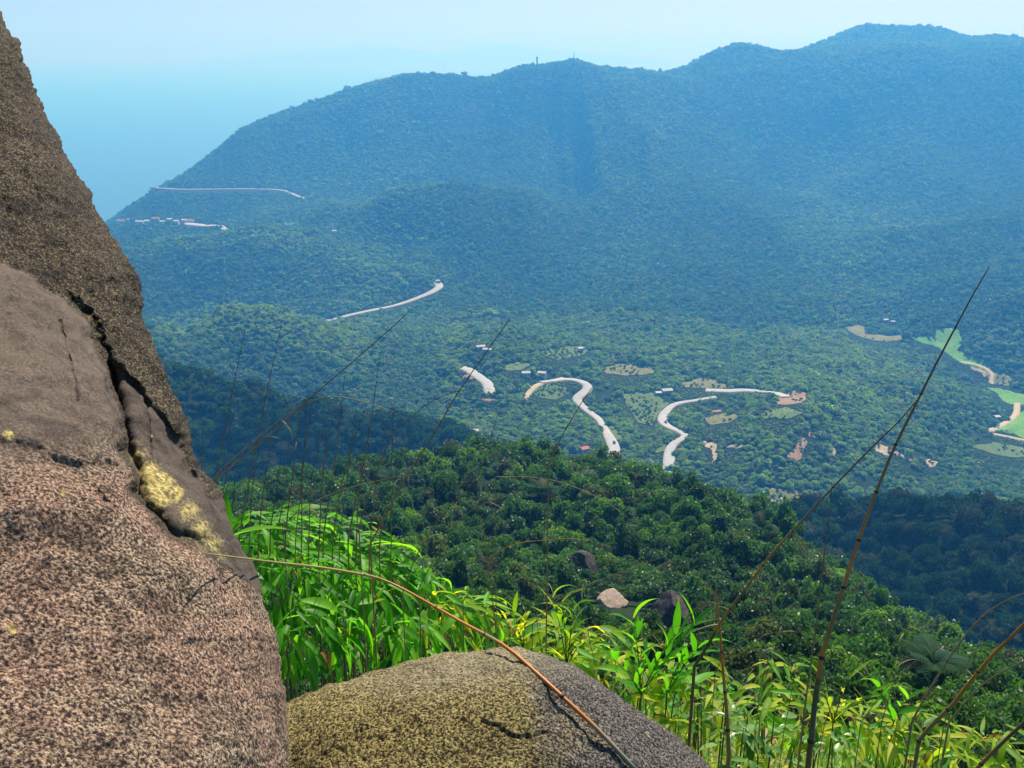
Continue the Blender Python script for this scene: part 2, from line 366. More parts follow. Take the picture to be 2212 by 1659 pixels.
plan_road('road', 'pale S-shaped road right of the valley\'s double bend', [(1512, 864), (1500, 866), (1475, 869), (1453, 876), (1440, 889), (1429, 906), (1438, 920), (1458, 929), (1478, 935), (1483, 941), (1470, 950), (1451, 961), (1446, 976), (1445, 1003)], 550, [5, 5.5, 6.5, 8.5, 7.5, 6, 6, 6, 8, 9])
plan_road('road', 'short straight road stretch beside the bare hillock on the right', [(1560, 845), (1575, 846), (1600, 843), (1640, 845), (1684, 852)], 600, 9)
plan_road('road', 'short pale road stretch beside a small earth quarry', [(1004, 798), (1014, 801), (1035, 815), (1055, 830), (1056, 841)], 700, 10)
plan_road('road', 'long pale road curving below the rounded green hill', [(706, 695), (725, 689), (760, 680), (820, 667), (860, 659), (900, 646), (930, 632), (950, 622), (946, 612)], 1100, [9, 9, 8, 9, 11, 12])
plan_road('road', 'thin coastal road cut across the far headland', [(338, 405, 2435), (345, 406, 2420), (400, 409, 2380), (480, 408, 2360), (560, 408, 2330), (615, 411, 2290), (630, 418, 2270), (655, 428, 2230)], 2150, 8)
plan_road('road', 'pale road leaving the village on the pass', [(405, 484), (425, 485), (445, 488), (480, 492), (530, 495), (590, 500), (635, 506), (660, 514)], 1760, [22, 18, 9, 9, 10, 10, 10])
plan_road('dirt_track', 'pale dirt track skirting the bright green field on the right', [(2197, 880), (2193, 897), (2160, 921), (2135, 930), (2165, 941), (2225, 955)], 700, 5, 'dirt')
plan_road('dirt_track', 'thin dirt track by the quarry between far fields', [(2100, 787), (2125, 794), (2146, 808), (2142, 816)], 800, 4, 'dirt')
plan_road('dirt_track', 'overgrown side track left of the valley road bend', [(1135, 858), (1150, 839), (1170, 827), (1194, 823)], 650, 4.5, 'dirt')

# ------------------------------------------------------------------ patches: fields, clearings, bare ground (photo outlines laid on the ground)
def c5(x, y): return (950.5+x*0.25, 674+y*0.25)
def c6(x, y): return (1417+x*0.3594, 674+y*0.3594)
FIELDS = [
 ('rice_field', 'long bright green field winding along the valley on the right', 'field', [c6(*p) for p in ((1520,150),(1640,142),(1675,180),(1680,105),(1760,100),(1832,115),(1842,200),(1810,235),(1910,268),(2015,312),(1985,352),(1890,330),(1785,278),(1700,218),(1600,192))]),
 ('meadow', 'olive meadow below the winding green field', 'dry', [c6(*p) for p in ((1960,330),(2010,320),(2080,360),(2145,420),(2120,445),(2040,440),(1990,400))]),
 ('rice_field', 'small bright green field above the field track', 'field', [c6(*p) for p in ((1985,455),(2100,468),(2230,500),(2230,560),(2150,558),(2100,545),(2060,500))]),
 ('rice_field', 'vivid green field at the right edge inside the dirt track', 'field', [c6(*p) for p in ((2025,712),(2090,660),(2170,610),(2240,585),(2240,770),(2150,735))]),
 ('meadow', 'dry olive strip on the valley floor far right', 'dry', [c6(*p) for p in ((1135,100),(1200,75),(1250,90),(1260,130),(1380,140),(1485,143),(1470,165),(1390,182),(1300,167),(1200,140))]),
 ('meadow', 'pale green clearing with white huts, centre of the valley', 'meadow', [c5(*p) for p in ((870,345),(960,325),(1080,298),(1230,292),(1310,330),(1230,372),(1100,395),(1010,415),(900,375))]),
 ('meadow', 'grassy clearing left of the short straight road stretch', 'dry', [c6(*p) for p in ((130,430),(270,395),(420,432),(425,465),(250,458),(150,455))]),
 ('meadow', 'open green scrub slope between the two winding roads', 'meadow', [c5(*p) for p in ((1560,700),(1840,700),(1980,790),(1880,880),(1840,980),(1720,960),(1640,840))]),
 ('meadow', 'pale green roadside patch right of the double bend', 'meadow', [c5(*p) for p in ((1440,980),(1500,985),(1590,1100),(1520,1110),(1470,1040))]),
 ('meadow', 'small bright clearing beside the S-shaped road', 'meadow', [c5(*p) for p in ((1830,1200),(1900,1160),(1950,1150),(1935,1210),(1860,1225))]),
 ('meadow', 'pale brushy clearing just above the near forest', 'dry', [c6(*p) for p in ((650,1100),(700,1065),(860,1075),(920,1110),(900,1160),(820,1170),(700,1150))]),
 ('meadow', 'pale scrubby clearing above the valley between the two roads', 'dry', [(1300, 795), (1345, 786), (1400, 792), (1420, 806), (1360, 812), (1310, 808)]),
 ('meadow', 'small pale clearing left of the side track', 'meadow', [(1085, 790), (1120, 782), (1150, 788), (1130, 799), (1095, 801)]),
 ('meadow', 'thin grassy strip right of the S-shaped road', 'dry', [(1520, 905), (1570, 893), (1600, 900), (1570, 915), (1530, 920)]),
 ('meadow', 'light green plot on the wooded knoll below the bare hillock', 'meadow', [(1640, 890), (1700, 882), (1735, 893), (1700, 906), (1650, 905)]),
 ('meadow', 'pale green plot on the right below the field track', 'meadow', [(2090, 965), (2150, 955), (2212, 968), (2240, 990), (2160, 985)]),
 ('meadow', 'green plot inside the bend left of the valley road', 'meadow', [c5(*p) for p in ((860,640),(960,625),(1100,650),(1120,700),(1000,760),(850,740),(790,700))]),
]
BARES = [
 ('bare_earth', 'pinkish bare hillock right of the straight road stretch', 'pink', [c6(*p) for p in ((720,545),(760,490),(830,465),(910,480),(900,520),(830,560),(760,570))]),
 ('bare_earth', 'pale sandy cut beside the S-shaped road', 'sand', [c6(*p) for p in ((270,790),(330,768),(365,775),(370,860),(355,900),(330,880),(320,825))]),
 ('bare_earth', 'short pale bank right of the sandy cut', 'sand', [c6(*p) for p in ((420,812),(470,795),(525,810),(500,830),(440,825))]),
 ('bare_earth', 'upper bare orange scar on the wooded knoll', 'pink', [c6(*p) for p in ((830,725),(900,712),(940,705),(1000,765),(940,772),(890,745))]),
 ('bare_earth', 'round bare orange scar on the wooded knoll', 'pink', [c6(*p) for p in ((790,825),(830,795),(900,780),(930,810),(890,840),(850,880),(800,865))]),
 ('bare_earth', 'small bare strip right of the round scar', 'sand', [c6(*p) for p in ((1030,830),(1080,815),(1110,830),(1080,850))]),
 ('bare_earth', 'long sandy gully in the woods behind the tall cane', 'sand', [c6(*p) for p in ((1265,800),(1330,800),(1430,830),(1520,865),(1530,900),(1500,915),(1440,880),(1370,840))]),
 ('bare_earth', 'sandy patch right of the long sandy gully', 'sand', [c6(*p) for p in ((1590,905),(1650,895),(1690,915),(1640,940))]),
 ('bare_earth', 'orange quarry face beside the short road stretch', 'pink', [c5(*p) for p in ((175,550),(225,535),(280,575),(270,605),(200,600))]),
 ('bare_earth', 'reddish bare strip below the quarry', 'pink', [c5(*p) for p in ((355,735),(420,725),(530,740),(450,762),(370,760))]),
 ('bare_earth', 'sandy pit beside the far right field', 'sand', [c6(*p) for p in ((1880,325),(1930,320),(1985,375),(1950,395),(1925,365))]),
 ('bare_earth', 'faint bare slope left of the orange scars', 'pink', [c6(*p) for p in ((310,585),(400,575),(400,600),(350,605))]),
 ('bare_earth', 'reddish yard by the roadside below the double bend', 'pink', [c5(*p) for p in ((1195,1200),(1240,1185),(1300,1215),(1270,1250),(1220,1240))]),
]
PXG, PYG = project(XX, YY, ZZ)
_cm = np.maximum.accumulate((ZZ-ZC)/RR, axis=1)
VISG = ((ZZ-ZC)/RR) >= _cm-0.012            # ground not hidden behind nearer ground

m = N('forest_floor'); nz = m.noise(0.08, 5, 0.65, m.pos()); n2 = m.noise(1.3, 4, 0.6, m.pos())
m.col(m.mix(n2, m.ramp(nz, [(0.3, (0.009, 0.024, 0.007)), (0.7, (0.018, 0.038, 0.010))]), (0.02, 0.03, 0.010))); m.rough(1.0); m.spec(0.1)
M_FLOOR = m.m
nA, nR = XX.shape
_gi = np.arange(nA*nR).reshape(nA, nR)
QUAD = np.stack([_gi[:-1, :-1], _gi[1:, :-1], _gi[1:, 1:], _gi[:-1, 1:]], -1)
TER = np.stack([XX, YY, ZZ], -1).reshape(-1, 3)
tag(obj('terrain', mesh_np('terrain', TER, QUAD.reshape(-1, 4), M_FLOOR, True)), 'wooded hillside falling to the valley and rising to the far mountain', 'terrain', kind='structure')

def ground_mat(name, c1, c2, c3, sc=0.05):
    m = N(name); a = m.noise(sc, 6, 0.7, m.pos()); b = m.noise(sc*9, 4, 0.7, m.pos())
    m.col(m.mix(m.ramp(b, [(0.4, (0, 0, 0)), (0.62, (1, 1, 1))]), m.ramp(a, [(0.35, c1), (0.65, c2)]), c3)); m.rough(0.95); m.spec(0.15); return m.m
GM = {'field': ground_mat('young_rice', (0.10, 0.30, 0.03), (0.17, 0.38, 0.05), (0.09, 0.20, 0.04)),
      'meadow': ground_mat('meadow_grass', (0.09, 0.16, 0.035), (0.17, 0.23, 0.06), (0.06, 0.11, 0.03)),
      'dry': ground_mat('dry_grass', (0.16, 0.17, 0.05), (0.26, 0.24, 0.09), (0.09, 0.12, 0.035)),
      'pink': ground_mat('pink_earth', (0.30, 0.17, 0.11), (0.42, 0.27, 0.18), (0.14, 0.13, 0.06), 0.08),
      'sand': ground_mat('sandy_earth', (0.42, 0.33, 0.22), (0.60, 0.50, 0.36), (0.16, 0.15, 0.08), 0.08)}
QC = 0.25*(TER[QUAD[..., 0]]+TER[QUAD[..., 1]]+TER[QUAD[..., 2]]+TER[QUAD[..., 3]])
QPX, QPY = project(QC[..., 0], QC[..., 1], QC[..., 2])
QNX = 3*fbm(QC[..., 0]/16, QC[..., 1]/16, None, 2, 5); QNY = 2*fbm(QC[..., 0]/16, QC[..., 1]/16, None, 2, 9)
QFAR = (np.hypot(QC[..., 0], QC[..., 1]) > 500) & VISG[:-1, :-1]
SUB = 4
for nm, lab, kd, poly in FIELDS+BARES:
    kk = 3.6 if nm == 'bare_earth' else 0.8; pa = np.array(poly); lo = pa.min(0)-14; hi = pa.max(0)+14
    I, J = np.nonzero((QPX > lo[0]) & (QPX < hi[0]) & (QPY > lo[1]) & (QPY < hi[1]) & QFAR)
    if not len(I): continue
    t = np.arange(SUB+1)/SUB; uu, vv = np.meshgrid(t, t, indexing='ij')             # each ground cell refined into SUB x SUB
    T4 = TER.reshape(nA, nR, 3); c00, c10, c01, c11 = T4[I, J], T4[I+1, J], T4[I, J+1], T4[I+1, J+1]
    G = (c00[:, None, None]*((1-uu)*(1-vv))[None, ..., None]+c10[:, None, None]*(uu*(1-vv))[None, ..., None]+c01[:, None, None]*((1-uu)*vv)[None, ..., None]+c11[:, None, None]*(uu*vv)[None, ..., None])
    key = (((I[:, None, None]*SUB+np.arange(SUB+1)[None, :, None])*100000)+(J[:, None, None]*SUB+np.arange(SUB+1)[None, None, :])).reshape(len(I), -1)
    cen = 0.25*(G[:, :-1, :-1]+G[:, 1:, :-1]+G[:, 1:, 1:]+G[:, :-1, 1:])
    cx, cy2 = project(cen[..., 0], cen[..., 1], cen[..., 2]); cx = cx+kk*3*fbm(cen[..., 0]/16, cen[..., 1]/16, None, 3, 5); cy2 = cy2+kk*2*fbm(cen[..., 0]/16, cen[..., 1]/16, None, 3, 9)
    K, A_, B_ = np.nonzero(in_poly(cx, cy2, poly))
    if not len(K): continue
    n1 = SUB+1; qk = np.stack([key[K, A_*n1+B_], key[K, (A_+1)*n1+B_], key[K, (A_+1)*n1+B_+1], key[K, A_*n1+B_+1]], 1)
    allk = key.ravel(); allp = G.reshape(-1, 3); uk, first = np.unique(allk, return_index=True)
    u, inv = np.unique(qk, return_inverse=True); V = allp[first[np.searchsorted(uk, u)]].copy(); V[:, 2] += 0.3; qi = inv.reshape(-1, 4)
    edges = {}
    for a, b in ((0, 1), (1, 2), (2, 3), (3, 0)):
        for x, y in zip(qi[:, a].tolist(), qi[:, b].tolist()): edges.setdefault((min(x, y), max(x, y)), []).append((x, y))
    n0 = len(V); V2 = V.copy(); V2[:, 2] -= 1.2                                       # a skirt round the sheet
    sk = [(e[0][1], e[0][0], e[0][0]+n0, e[0][1]+n0) for e in edges.values() if len(e) == 1]
    tag(obj(nm, mesh_np(nm, np.vstack([V, V2]), np.vstack([qi, np.array(sk)]), GM[kd], False)), lab, nm.replace('_', ' '), kind='structure')

m = N('pale_concrete'); a = m.noise(0.25, 4, 0.6, m.pos()); m.col(m.ramp(a, [(0.3, (0.30, 0.32, 0.33)), (0.7, (0.38, 0.40, 0.41))])); m.rough(0.85)
M_ROAD = m.m
M_BANK = ground_mat('road_bank', (0.16, 0.12, 0.07), (0.28, 0.21, 0.13), (0.09, 0.09, 0.04), 0.1)
M_DIRT = ground_mat('track_dirt', (0.42, 0.36, 0.26), (0.52, 0.45, 0.33), (0.34, 0.30, 0.2), 0.1)
for nm, lab, P, wd, kind in ROADS:
    T = np.gradient(P[:, :2], axis=0); T /= np.linalg.norm(T, axis=1)[:, None]+1e-9; Nn = np.stack([-T[:, 1], T[:, 0]], 1)
    rows = []
    for off, dz in ((-0.5, -3.5), (-0.5, 0.0), (-0.17, 0.1), (0.17, 0.1), (0.5, 0.0), (0.5, -3.5)):
        p = P.copy(); ext = 2.2*np.sign(off) if dz < -1 else 0
        p[:, :2] += Nn*(off*wd+ext)[:, None]; p[:, 2] += dz; rows.append(p)
    V = np.concatenate(rows); n = len(P); fq = []; mi = []
    for k in range(5):
        i = np.arange(n-1); fq.append(np.stack([k*n+i, k*n+i+1, (k+1)*n+i+1, (k+1)*n+i], 1)); mi += [1 if k in (0, 4) else 0]*(n-1)
    tag(obj(nm, mesh_np(nm, V, np.concatenate(fq)[:, ::-1], None, True, mats=[M_ROAD if kind == 'asphalt' else M_DIRT, M_BANK if kind == 'asphalt' else M_DIRT], midx=mi)), lab, nm.replace('_', ' '), kind='structure')

# ------------------------------------------------------------------ sea and far islands
m = N('sea_water'); m.col((0.03, 0.14, 0.28)); m.rough(0.3); a = m.noise(0.02, 3, 0.6, m.pos()); m.bump(a, 0.25, 2.0); M_SEA = m.m
SEA_R = 57000
mb = MB(); k = 96
mb.v = [(0, 0, 0)]+[(SEA_R*math.cos(2*math.pi*i/k), SEA_R*math.sin(2*math.pi*i/k), 0) for i in range(k)]
mb.f = [(0, 1+i, 1+(i+1) % k) for i in range(k)]
tag(obj('sea', mb.mesh('sea', M_SEA)), 'hazy blue sea to the left of the headland', 'sea', kind='structure')
def island(label, tops, dist):
    px0, px1 = tops[0][0], tops[-1][0]; n = 90; m_ = 14; V = []
    xs = np.linspace(px0, px1, n); top = np.interp(xs, [p[0] for p in tops], [p[1] for p in tops])
    for j in range(m_):
        t = j/(m_-1)*2-1
        for i in range(n):
            q = pt(xs[i], HORIZON, dist+t*3500); alt = max(0.0, ZC+(HORIZON-top[i])/F*dist)
            nz = 1+0.12*float(fbm(np.array(xs[i]/45), np.array(t*3.0), None, 3, 77))
            V.append((q.x, q.y, min(925.0, alt*(1-t*t)**0.8*nz)-4))
    fq = [(j*n+i, j*n+i+1, (j+1)*n+i+1, (j+1)*n+i) for j in range(m_-1) for i in range(n-1)]
    tag(obj('island', mesh_np('island', V, fq, M_FLOOR, True)), label, 'island', kind='structure')
island('faint long island in the haze left of the antennas', [(420, 131), (500, 126), (560, 120), (660, 112), (760, 104), (830, 105), (900, 112), (1000, 120), (1080, 131)], 45000)
island('faint peaked island in the haze above the antennas', [(900, 131), (960, 118), (1010, 105), (1055, 95), (1090, 97), (1150, 106), (1260, 114), (1340, 120), (1450, 131)], 47000)
# ------------------------------------------------------------------ air
HB, HT = 60000.0, ZC+505.0
mb = MB(); mb.box(-HB, HB, -HB, HB, float(ZZ.min())-2.0, HT)
hm = bpy.data.materials.new('hazy_air'); hm.use_nodes = True; hn = hm.node_tree.nodes
hn.remove(hn['Principled BSDF']); pv = hn.new('ShaderNodeVolumePrincipled')
pv.inputs['Color'].default_value = (*HAZE_COLOR, 1); pv.inputs['Density'].default_value = HAZE_DENSITY
pv.inputs['Anisotropy'].default_value = 0.25; pv.inputs['Absorption Color'].default_value = (0.87, 0.71, 1, 1)
hm.node_tree.links.new(pv.outputs[0], hn['Material Output'].inputs['Volume'])
hz = tag(obj('haze', mb.mesh('haze', hm)), 'blue haze filling the valley air', 'haze', kind='stuff')

# ------------------------------------------------------------------ trees
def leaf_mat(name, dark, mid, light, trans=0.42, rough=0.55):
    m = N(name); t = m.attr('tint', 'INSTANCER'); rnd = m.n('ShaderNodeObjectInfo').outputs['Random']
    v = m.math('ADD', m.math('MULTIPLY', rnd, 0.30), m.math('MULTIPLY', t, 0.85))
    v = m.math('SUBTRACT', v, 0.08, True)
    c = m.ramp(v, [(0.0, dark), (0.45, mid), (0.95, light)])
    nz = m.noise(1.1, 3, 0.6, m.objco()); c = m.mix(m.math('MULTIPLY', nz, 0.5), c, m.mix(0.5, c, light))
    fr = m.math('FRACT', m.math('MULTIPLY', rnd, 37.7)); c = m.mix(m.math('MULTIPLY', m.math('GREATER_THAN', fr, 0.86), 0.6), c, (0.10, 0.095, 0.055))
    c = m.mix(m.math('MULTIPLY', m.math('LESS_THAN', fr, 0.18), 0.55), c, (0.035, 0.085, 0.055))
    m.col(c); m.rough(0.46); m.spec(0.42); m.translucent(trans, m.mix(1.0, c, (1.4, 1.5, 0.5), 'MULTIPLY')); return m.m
M_CROWN = leaf_mat('forest_leaves', (0.008, 0.034, 0.011), (0.050, 0.155, 0.024), (0.21, 0.35, 0.035))
M_SHADECROWN = leaf_mat('shade_tinted_leaves', (0.008, 0.036, 0.010), (0.020, 0.078, 0.015), (0.06, 0.14, 0.02), 0.25)  # cloud shade over spur and ridge, put into a darker leaf colour
for _n in M_SHADECROWN.node_tree.nodes:
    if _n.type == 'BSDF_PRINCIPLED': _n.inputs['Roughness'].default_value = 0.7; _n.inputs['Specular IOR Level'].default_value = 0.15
M_BARK = plain('bark', (0.12, 0.095, 0.07), 0.9, 0.3, 4)
def crown_mesh(name, seed, n_clump, n_leaf, leaf, flat=0.8, core=True, spread=0.62, conical=False):
    g = np.random.default_rng(seed); V = []; Fc = []
    cs = []
    for k in range(n_clump):
        d = g.normal(size=3); d /= np.linalg.norm(d); rr = spread*g.uniform(0.35, 1.0)
        c = np.array([d[0]*rr, d[1]*rr, abs(d[2])*rr*flat*0.95-0.10]); s = g.uniform(0.30, 0.46)
        if conical:
            h = k/max(1, n_clump-1); a = g.uniform(0, 6.28); w = (1-h)*0.42; c = np.array([w*math.cos(a)*0.6, w*math.sin(a)*0.6, h*2.0]); s = 0.12+0.30*(1-h)
        cs.append((c, s))
    if core:                                  # ragged inner mass so that light does not pass straight through
        for c, s in cs:
            b = len(V); s2 = s*0.72
            pts = [(0,0,1),(0,0,-1)]+[(math.cos(a), math.sin(a), z) for z in (0.5, -0.35) for a in np.linspace(0, 2*math.pi, 6)[:-1]]
            for p in pts:
                q = np.array(p)/np.linalg.norm(p)*s2*g.uniform(0.75, 1.1); V.append(c+q*np.array([1, 1, flat]))
            for i in range(5):
                j = (i+1) % 5; Fc += [(b, b+2+i, b+2+j, b+2+j), (b+2+i, b+7+i, b+7+j, b+2+j), (b+1, b+7+j, b+7+i, b+7+i)]
    for k in range(n_leaf):
        c, s = cs[g.integers(len(cs))]
        d = g.normal(size=3); d /= np.linalg.norm(d)
        if d[2] < -0.35: d[2] *= -1
        p = c+d*s*g.uniform(0.82, 1.12)*np.array([1, 1, flat])
        nrm = d+g.normal(size=3)*0.45+np.array([0, 0, 0.35]); nrm /= np.linalg.norm(nrm)
        t = np.cross(nrm, g.normal(size=3)); t /= np.linalg.norm(t)+1e-9; u = np.cross(nrm, t)
        L = leaf*g.uniform(0.6, 1.35); w = L*g.uniform(0.45, 0.7); b = len(V)
        droop = nrm*L*0.22
        V += [p-t*L*0.5-droop*0.6, p+u*w*0.5+droop*0.4, p+t*L*0.5-droop, p-u*w*0.5+droop*0.4]
        Fc.append((b, b+1, b+2, b+3))
    Fc = [f if f[2] != f[3] else f for f in Fc]
    me = bpy.data.meshes.new(name); me.from_pydata([tuple(v) for v in V], [], [tuple(dict.fromkeys(f)) for f in Fc]); me.materials.append(M_CROWN); me.update(); return me
CROWNS_NEAR = [crown_mesh('crown', 10+k, 9+k % 4, 640, 0.17, 0.72+0.10*(k % 3)) for k in range(7)]
CROWNS_NEAR += [crown_mesh('crown', 90+k, 10, 620, 0.19, 1.25, spread=0.5) for k in range(2)]+[crown_mesh('crown', 95, 5, 420, 0.22, 0.6, spread=0.8)]
CROWNS_MID = [crown_mesh('crown', 30+k, 6+k % 3, 190, 0.26, 0.8) for k in range(5)]
CROWNS_SHADEN = []  # crown copies with the cloud shade in their leaf colour
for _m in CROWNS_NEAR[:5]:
    _m = _m.copy(); _m.materials[0] = M_SHADECROWN; CROWNS_SHADEN.append(_m)
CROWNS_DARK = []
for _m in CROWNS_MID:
    _m = _m.copy(); _m.materials[0] = M_SHADECROWN; CROWNS_DARK.append(_m)
CROWNS_FAR = [crown_mesh('crown', 50+k, 4, 46, 0.40, 0.85) for k in range(4)]
CONIFER = [crown_mesh('crown', 70+k, 9, 150, 0.2, 1.0, conical=True) for k in range(2)]
def trunk_mesh(seed):
    g = random.Random(seed); mb = MB(); lean = Vector((g.uniform(-.1, .1), g.uniform(-.1, .1), 0))
    p = [Vector((0, 0, -0.9)), Vector((0, 0, 0))+lean*0.3, Vector((0, 0, .5))+lean, Vector((0, 0, .95))+lean*1.6]
    mb.tube(p, [.075, .055, .042, .03], 6)
    for k in range(4):
        a = g.uniform(0, 6.28); s = p[2].lerp(p[3], g.uniform(0, .9)); e = s+Vector((math.cos(a)*.42, math.sin(a)*.42, g.uniform(.2, .45)))
        mb.tube([s, s.lerp(e, .5)+Vector((0, 0, .05)), e], [.026, .018, .008], 5)
    return mb.mesh('trunk', M_BARK, True)
TRUNKS = [trunk_mesh(k) for k in range(3)]

ROADPX = []
for nm, lab, P, wd, kind in ROADS:
    T = np.gradient(P[:, :2], axis=0); T /= np.linalg.norm(T, axis=1)[:, None]+1e-9; Nn = np.stack([-T[:, 1], T[:, 0]], 1)
    for k in range(4, len(P)-4): ROADPX.append((P[k, 0], P[k, 1], wd[k]))
ROADPX = np.array(ROADPX)
SITES = []                                   # cleared house sites: x, y, radius
def clear_mask(x, y, z, r, h):
    """True where a tree may stand: off the roads, fields and yards, and not hiding a road that the photo shows"""
    ok = np.ones(len(x), bool)
    for base, sd in ((0, 0), (.4, -2), (.4, 2), (.8, 0), (1.1, -1.5), (1.1, 1.5), (1.5, 0)):
        px, py = project(x+sd, y, z+h*base)
        for nm, lab, kd, poly in FIELDS+BARES:
            ok &= ~(in_poly(px, py, poly) & (r > 450))
    # clearance along the sight line: a tree of height h hides ground up to h/slope metres behind it
    sl = np.maximum(0.08, (ZC-z)/r); back = h*0.85/sl
    far = r > 480
    xs, ys, bs = x[far], y[far], back[far]; rr = np.hypot(xs, ys); ux, uy = xs/rr, ys/rr
    bad = np.zeros(len(xs), bool)
    for cx, cy_, w in ROADPX:
        dx, dy = cx-xs, cy_-ys; near = (np.abs(dx) < 70) & (np.abs(dy) < 70)
        if not near.any(): continue
        i = np.nonzero(near)[0]
        al = dx[i]*ux[i]+dy[i]*uy[i]; ac = np.abs(dx[i]*uy[i]-dy[i]*ux[i])
        hitd = (ac < w*0.5+0.8) & (al > -w*0.5-1.6) & (al < bs[i]*0.8+w*0.2)
        bad[i[hitd]] = True
    for cx, cy_, w in SITES:
        dx, dy = cx-xs, cy_-ys; al = dx*ux+dy*uy; ac = np.abs(dx*uy-dy*ux)
        bad |= (ac < w) & (al > -w) & (al < bs+w*0.5)
    ok[np.nonzero(far)[0][bad]] = False
    return ok
SLG = np.maximum.accumulate((ZZ-ZC)/RR, axis=1)
def scatter(r0, r1, spacing, hgt, az=30.0, jit=0.5, seed=1):
    """jittered polar net, spacing grows with distance between r0 and r1; keeps what the camera side can see"""
    g = np.random.default_rng(seed); X = []; Y = []
    r = r0
    while r < r1:
        s = spacing(r); n = int(2*math.radians(az)*r/s)
        a = (np.arange(n)+g.uniform(0, 1)+g.uniform(-jit, jit, n))*s/r-math.radians(az); q = r+g.uniform(-jit, jit, n)*s
        X.append(q*np.sin(a)); Y.append(q*np.cos(a)); r += s*0.92
    x, y = np.concatenate(X), np.concatenate(Y); rr = np.hypot(x, y); z = ground(x, y)
    i, j = g_index(np.arctan2(x, y), rr*0.985)
    mx = SLG[np.clip(np.rint(i).astype(int), 0, nA-1), np.clip(j.astype(int)-1, 0, nR-1)]
    h = hgt(rr)
    keep = ((z+h*1.25-ZC)/rr > mx-0.004) & (z > 1.5)
    x, y, z, rr, h = x[keep], y[keep], z[keep], rr[keep], h[keep]
    px, py = project(x, y, z); keep = (px > -260) & (px < W+260) & (py < H+260)
    return x[keep], y[keep], z[keep], rr[keep], h[keep], px[keep], py[keep]
PLANTATION = [c6(*p) for p in ((520, 800), (640, 830), (780, 880), (960, 840), (1100, 860), (1120, 960), (1000, 1000), (680, 1010), (600, 930))]
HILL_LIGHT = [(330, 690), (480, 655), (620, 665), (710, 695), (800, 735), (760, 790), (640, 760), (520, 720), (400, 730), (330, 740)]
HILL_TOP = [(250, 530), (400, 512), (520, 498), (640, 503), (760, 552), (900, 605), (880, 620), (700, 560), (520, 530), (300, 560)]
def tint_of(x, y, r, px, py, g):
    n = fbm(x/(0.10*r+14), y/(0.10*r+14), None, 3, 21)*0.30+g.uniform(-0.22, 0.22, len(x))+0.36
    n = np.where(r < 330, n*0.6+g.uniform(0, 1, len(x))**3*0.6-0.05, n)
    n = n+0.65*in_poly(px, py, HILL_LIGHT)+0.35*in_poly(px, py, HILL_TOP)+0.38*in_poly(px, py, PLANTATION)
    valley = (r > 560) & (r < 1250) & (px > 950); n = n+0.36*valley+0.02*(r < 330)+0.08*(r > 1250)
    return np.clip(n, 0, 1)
def shade_tinted(r, px, py): return ((r > 330) & (r < 570) & (px < 1060) & (py > 730)) | ((r > 180) & (r < 420) & (px > 1600))  # areas whose trees carry the cloud shade in their colour
def gn_forest(name, label, cat, x, y, z, size, hsc, tint, protos, seed):
    g = np.random.default_rng(seed); n = len(x)
    me = bpy.data.meshes.new(name); me.vertices.add(n); me.vertices.foreach_set('co', np.stack([x, y, z], 1).astype(np.float32).ravel()); me.update()
    for an, av in (('size', size), ('hsc', hsc), ('tint', tint), ('turn', g.uniform(0, 6.283, n))):
        at = me.attributes.new(an, 'FLOAT', 'POINT'); at.data.foreach_set('value', np.asarray(av, np.float32))
    at = me.attributes.new('pick', 'INT', 'POINT'); at.data.foreach_set('value', g.integers(0, len(protos), n).astype(np.int32))
    col = bpy.data.collections.new(name+'_kinds')
    for k, pm in enumerate(protos):
        o = bpy.data.objects.new('crown', pm); col.objects.link(o)
    ng = bpy.data.node_groups.new(name, 'GeometryNodeTree')
    ng.interface.new_socket('Geometry', in_out='INPUT', socket_type='NodeSocketGeometry'); ng.interface.new_socket('Geometry', in_out='OUTPUT', socket_type='NodeSocketGeometry')
    nn = ng.nodes; L = ng.links; gi = nn.new('NodeGroupInput'); go = nn.new('NodeGroupOutput')
    iop = nn.new('GeometryNodeInstanceOnPoints'); ci = nn.new('GeometryNodeCollectionInfo'); ci.inputs['Collection'].default_value = col; ci.inputs['Separate Children'].default_value = True; ci.inputs['Reset Children'].default_value = True
    def at_(nm, ty='FLOAT'):
        a = nn.new('GeometryNodeInputNamedAttribute'); a.data_type = ty; a.inputs['Name'].default_value = nm; return a.outputs['Attribute']
    cx = nn.new('ShaderNodeCombineXYZ'); L.new(at_('turn'), cx.inputs['Z'])
    cs = nn.new('ShaderNodeCombineXYZ'); s = at_('size'); L.new(s, cs.inputs['X']); L.new(s, cs.inputs['Y']); L.new(at_('hsc'), cs.inputs['Z'])
    L.new(gi.outputs[0], iop.inputs['Points']); L.new(ci.outputs[0], iop.inputs['Instance']); iop.inputs['Pick Instance'].default_value = True
    L.new(at_('pick', 'INT'), iop.inputs['Instance Index']); L.new(cx.outputs[0], iop.inputs['Rotation']); L.new(cs.outputs[0], iop.inputs['Scale'])
    L.new(iop.outputs[0], go.inputs[0])
    o = obj(name, me); md = o.modifiers.new('scatter', 'NODES'); md.node_group = ng
    return tag(o, label, cat, kind='stuff')
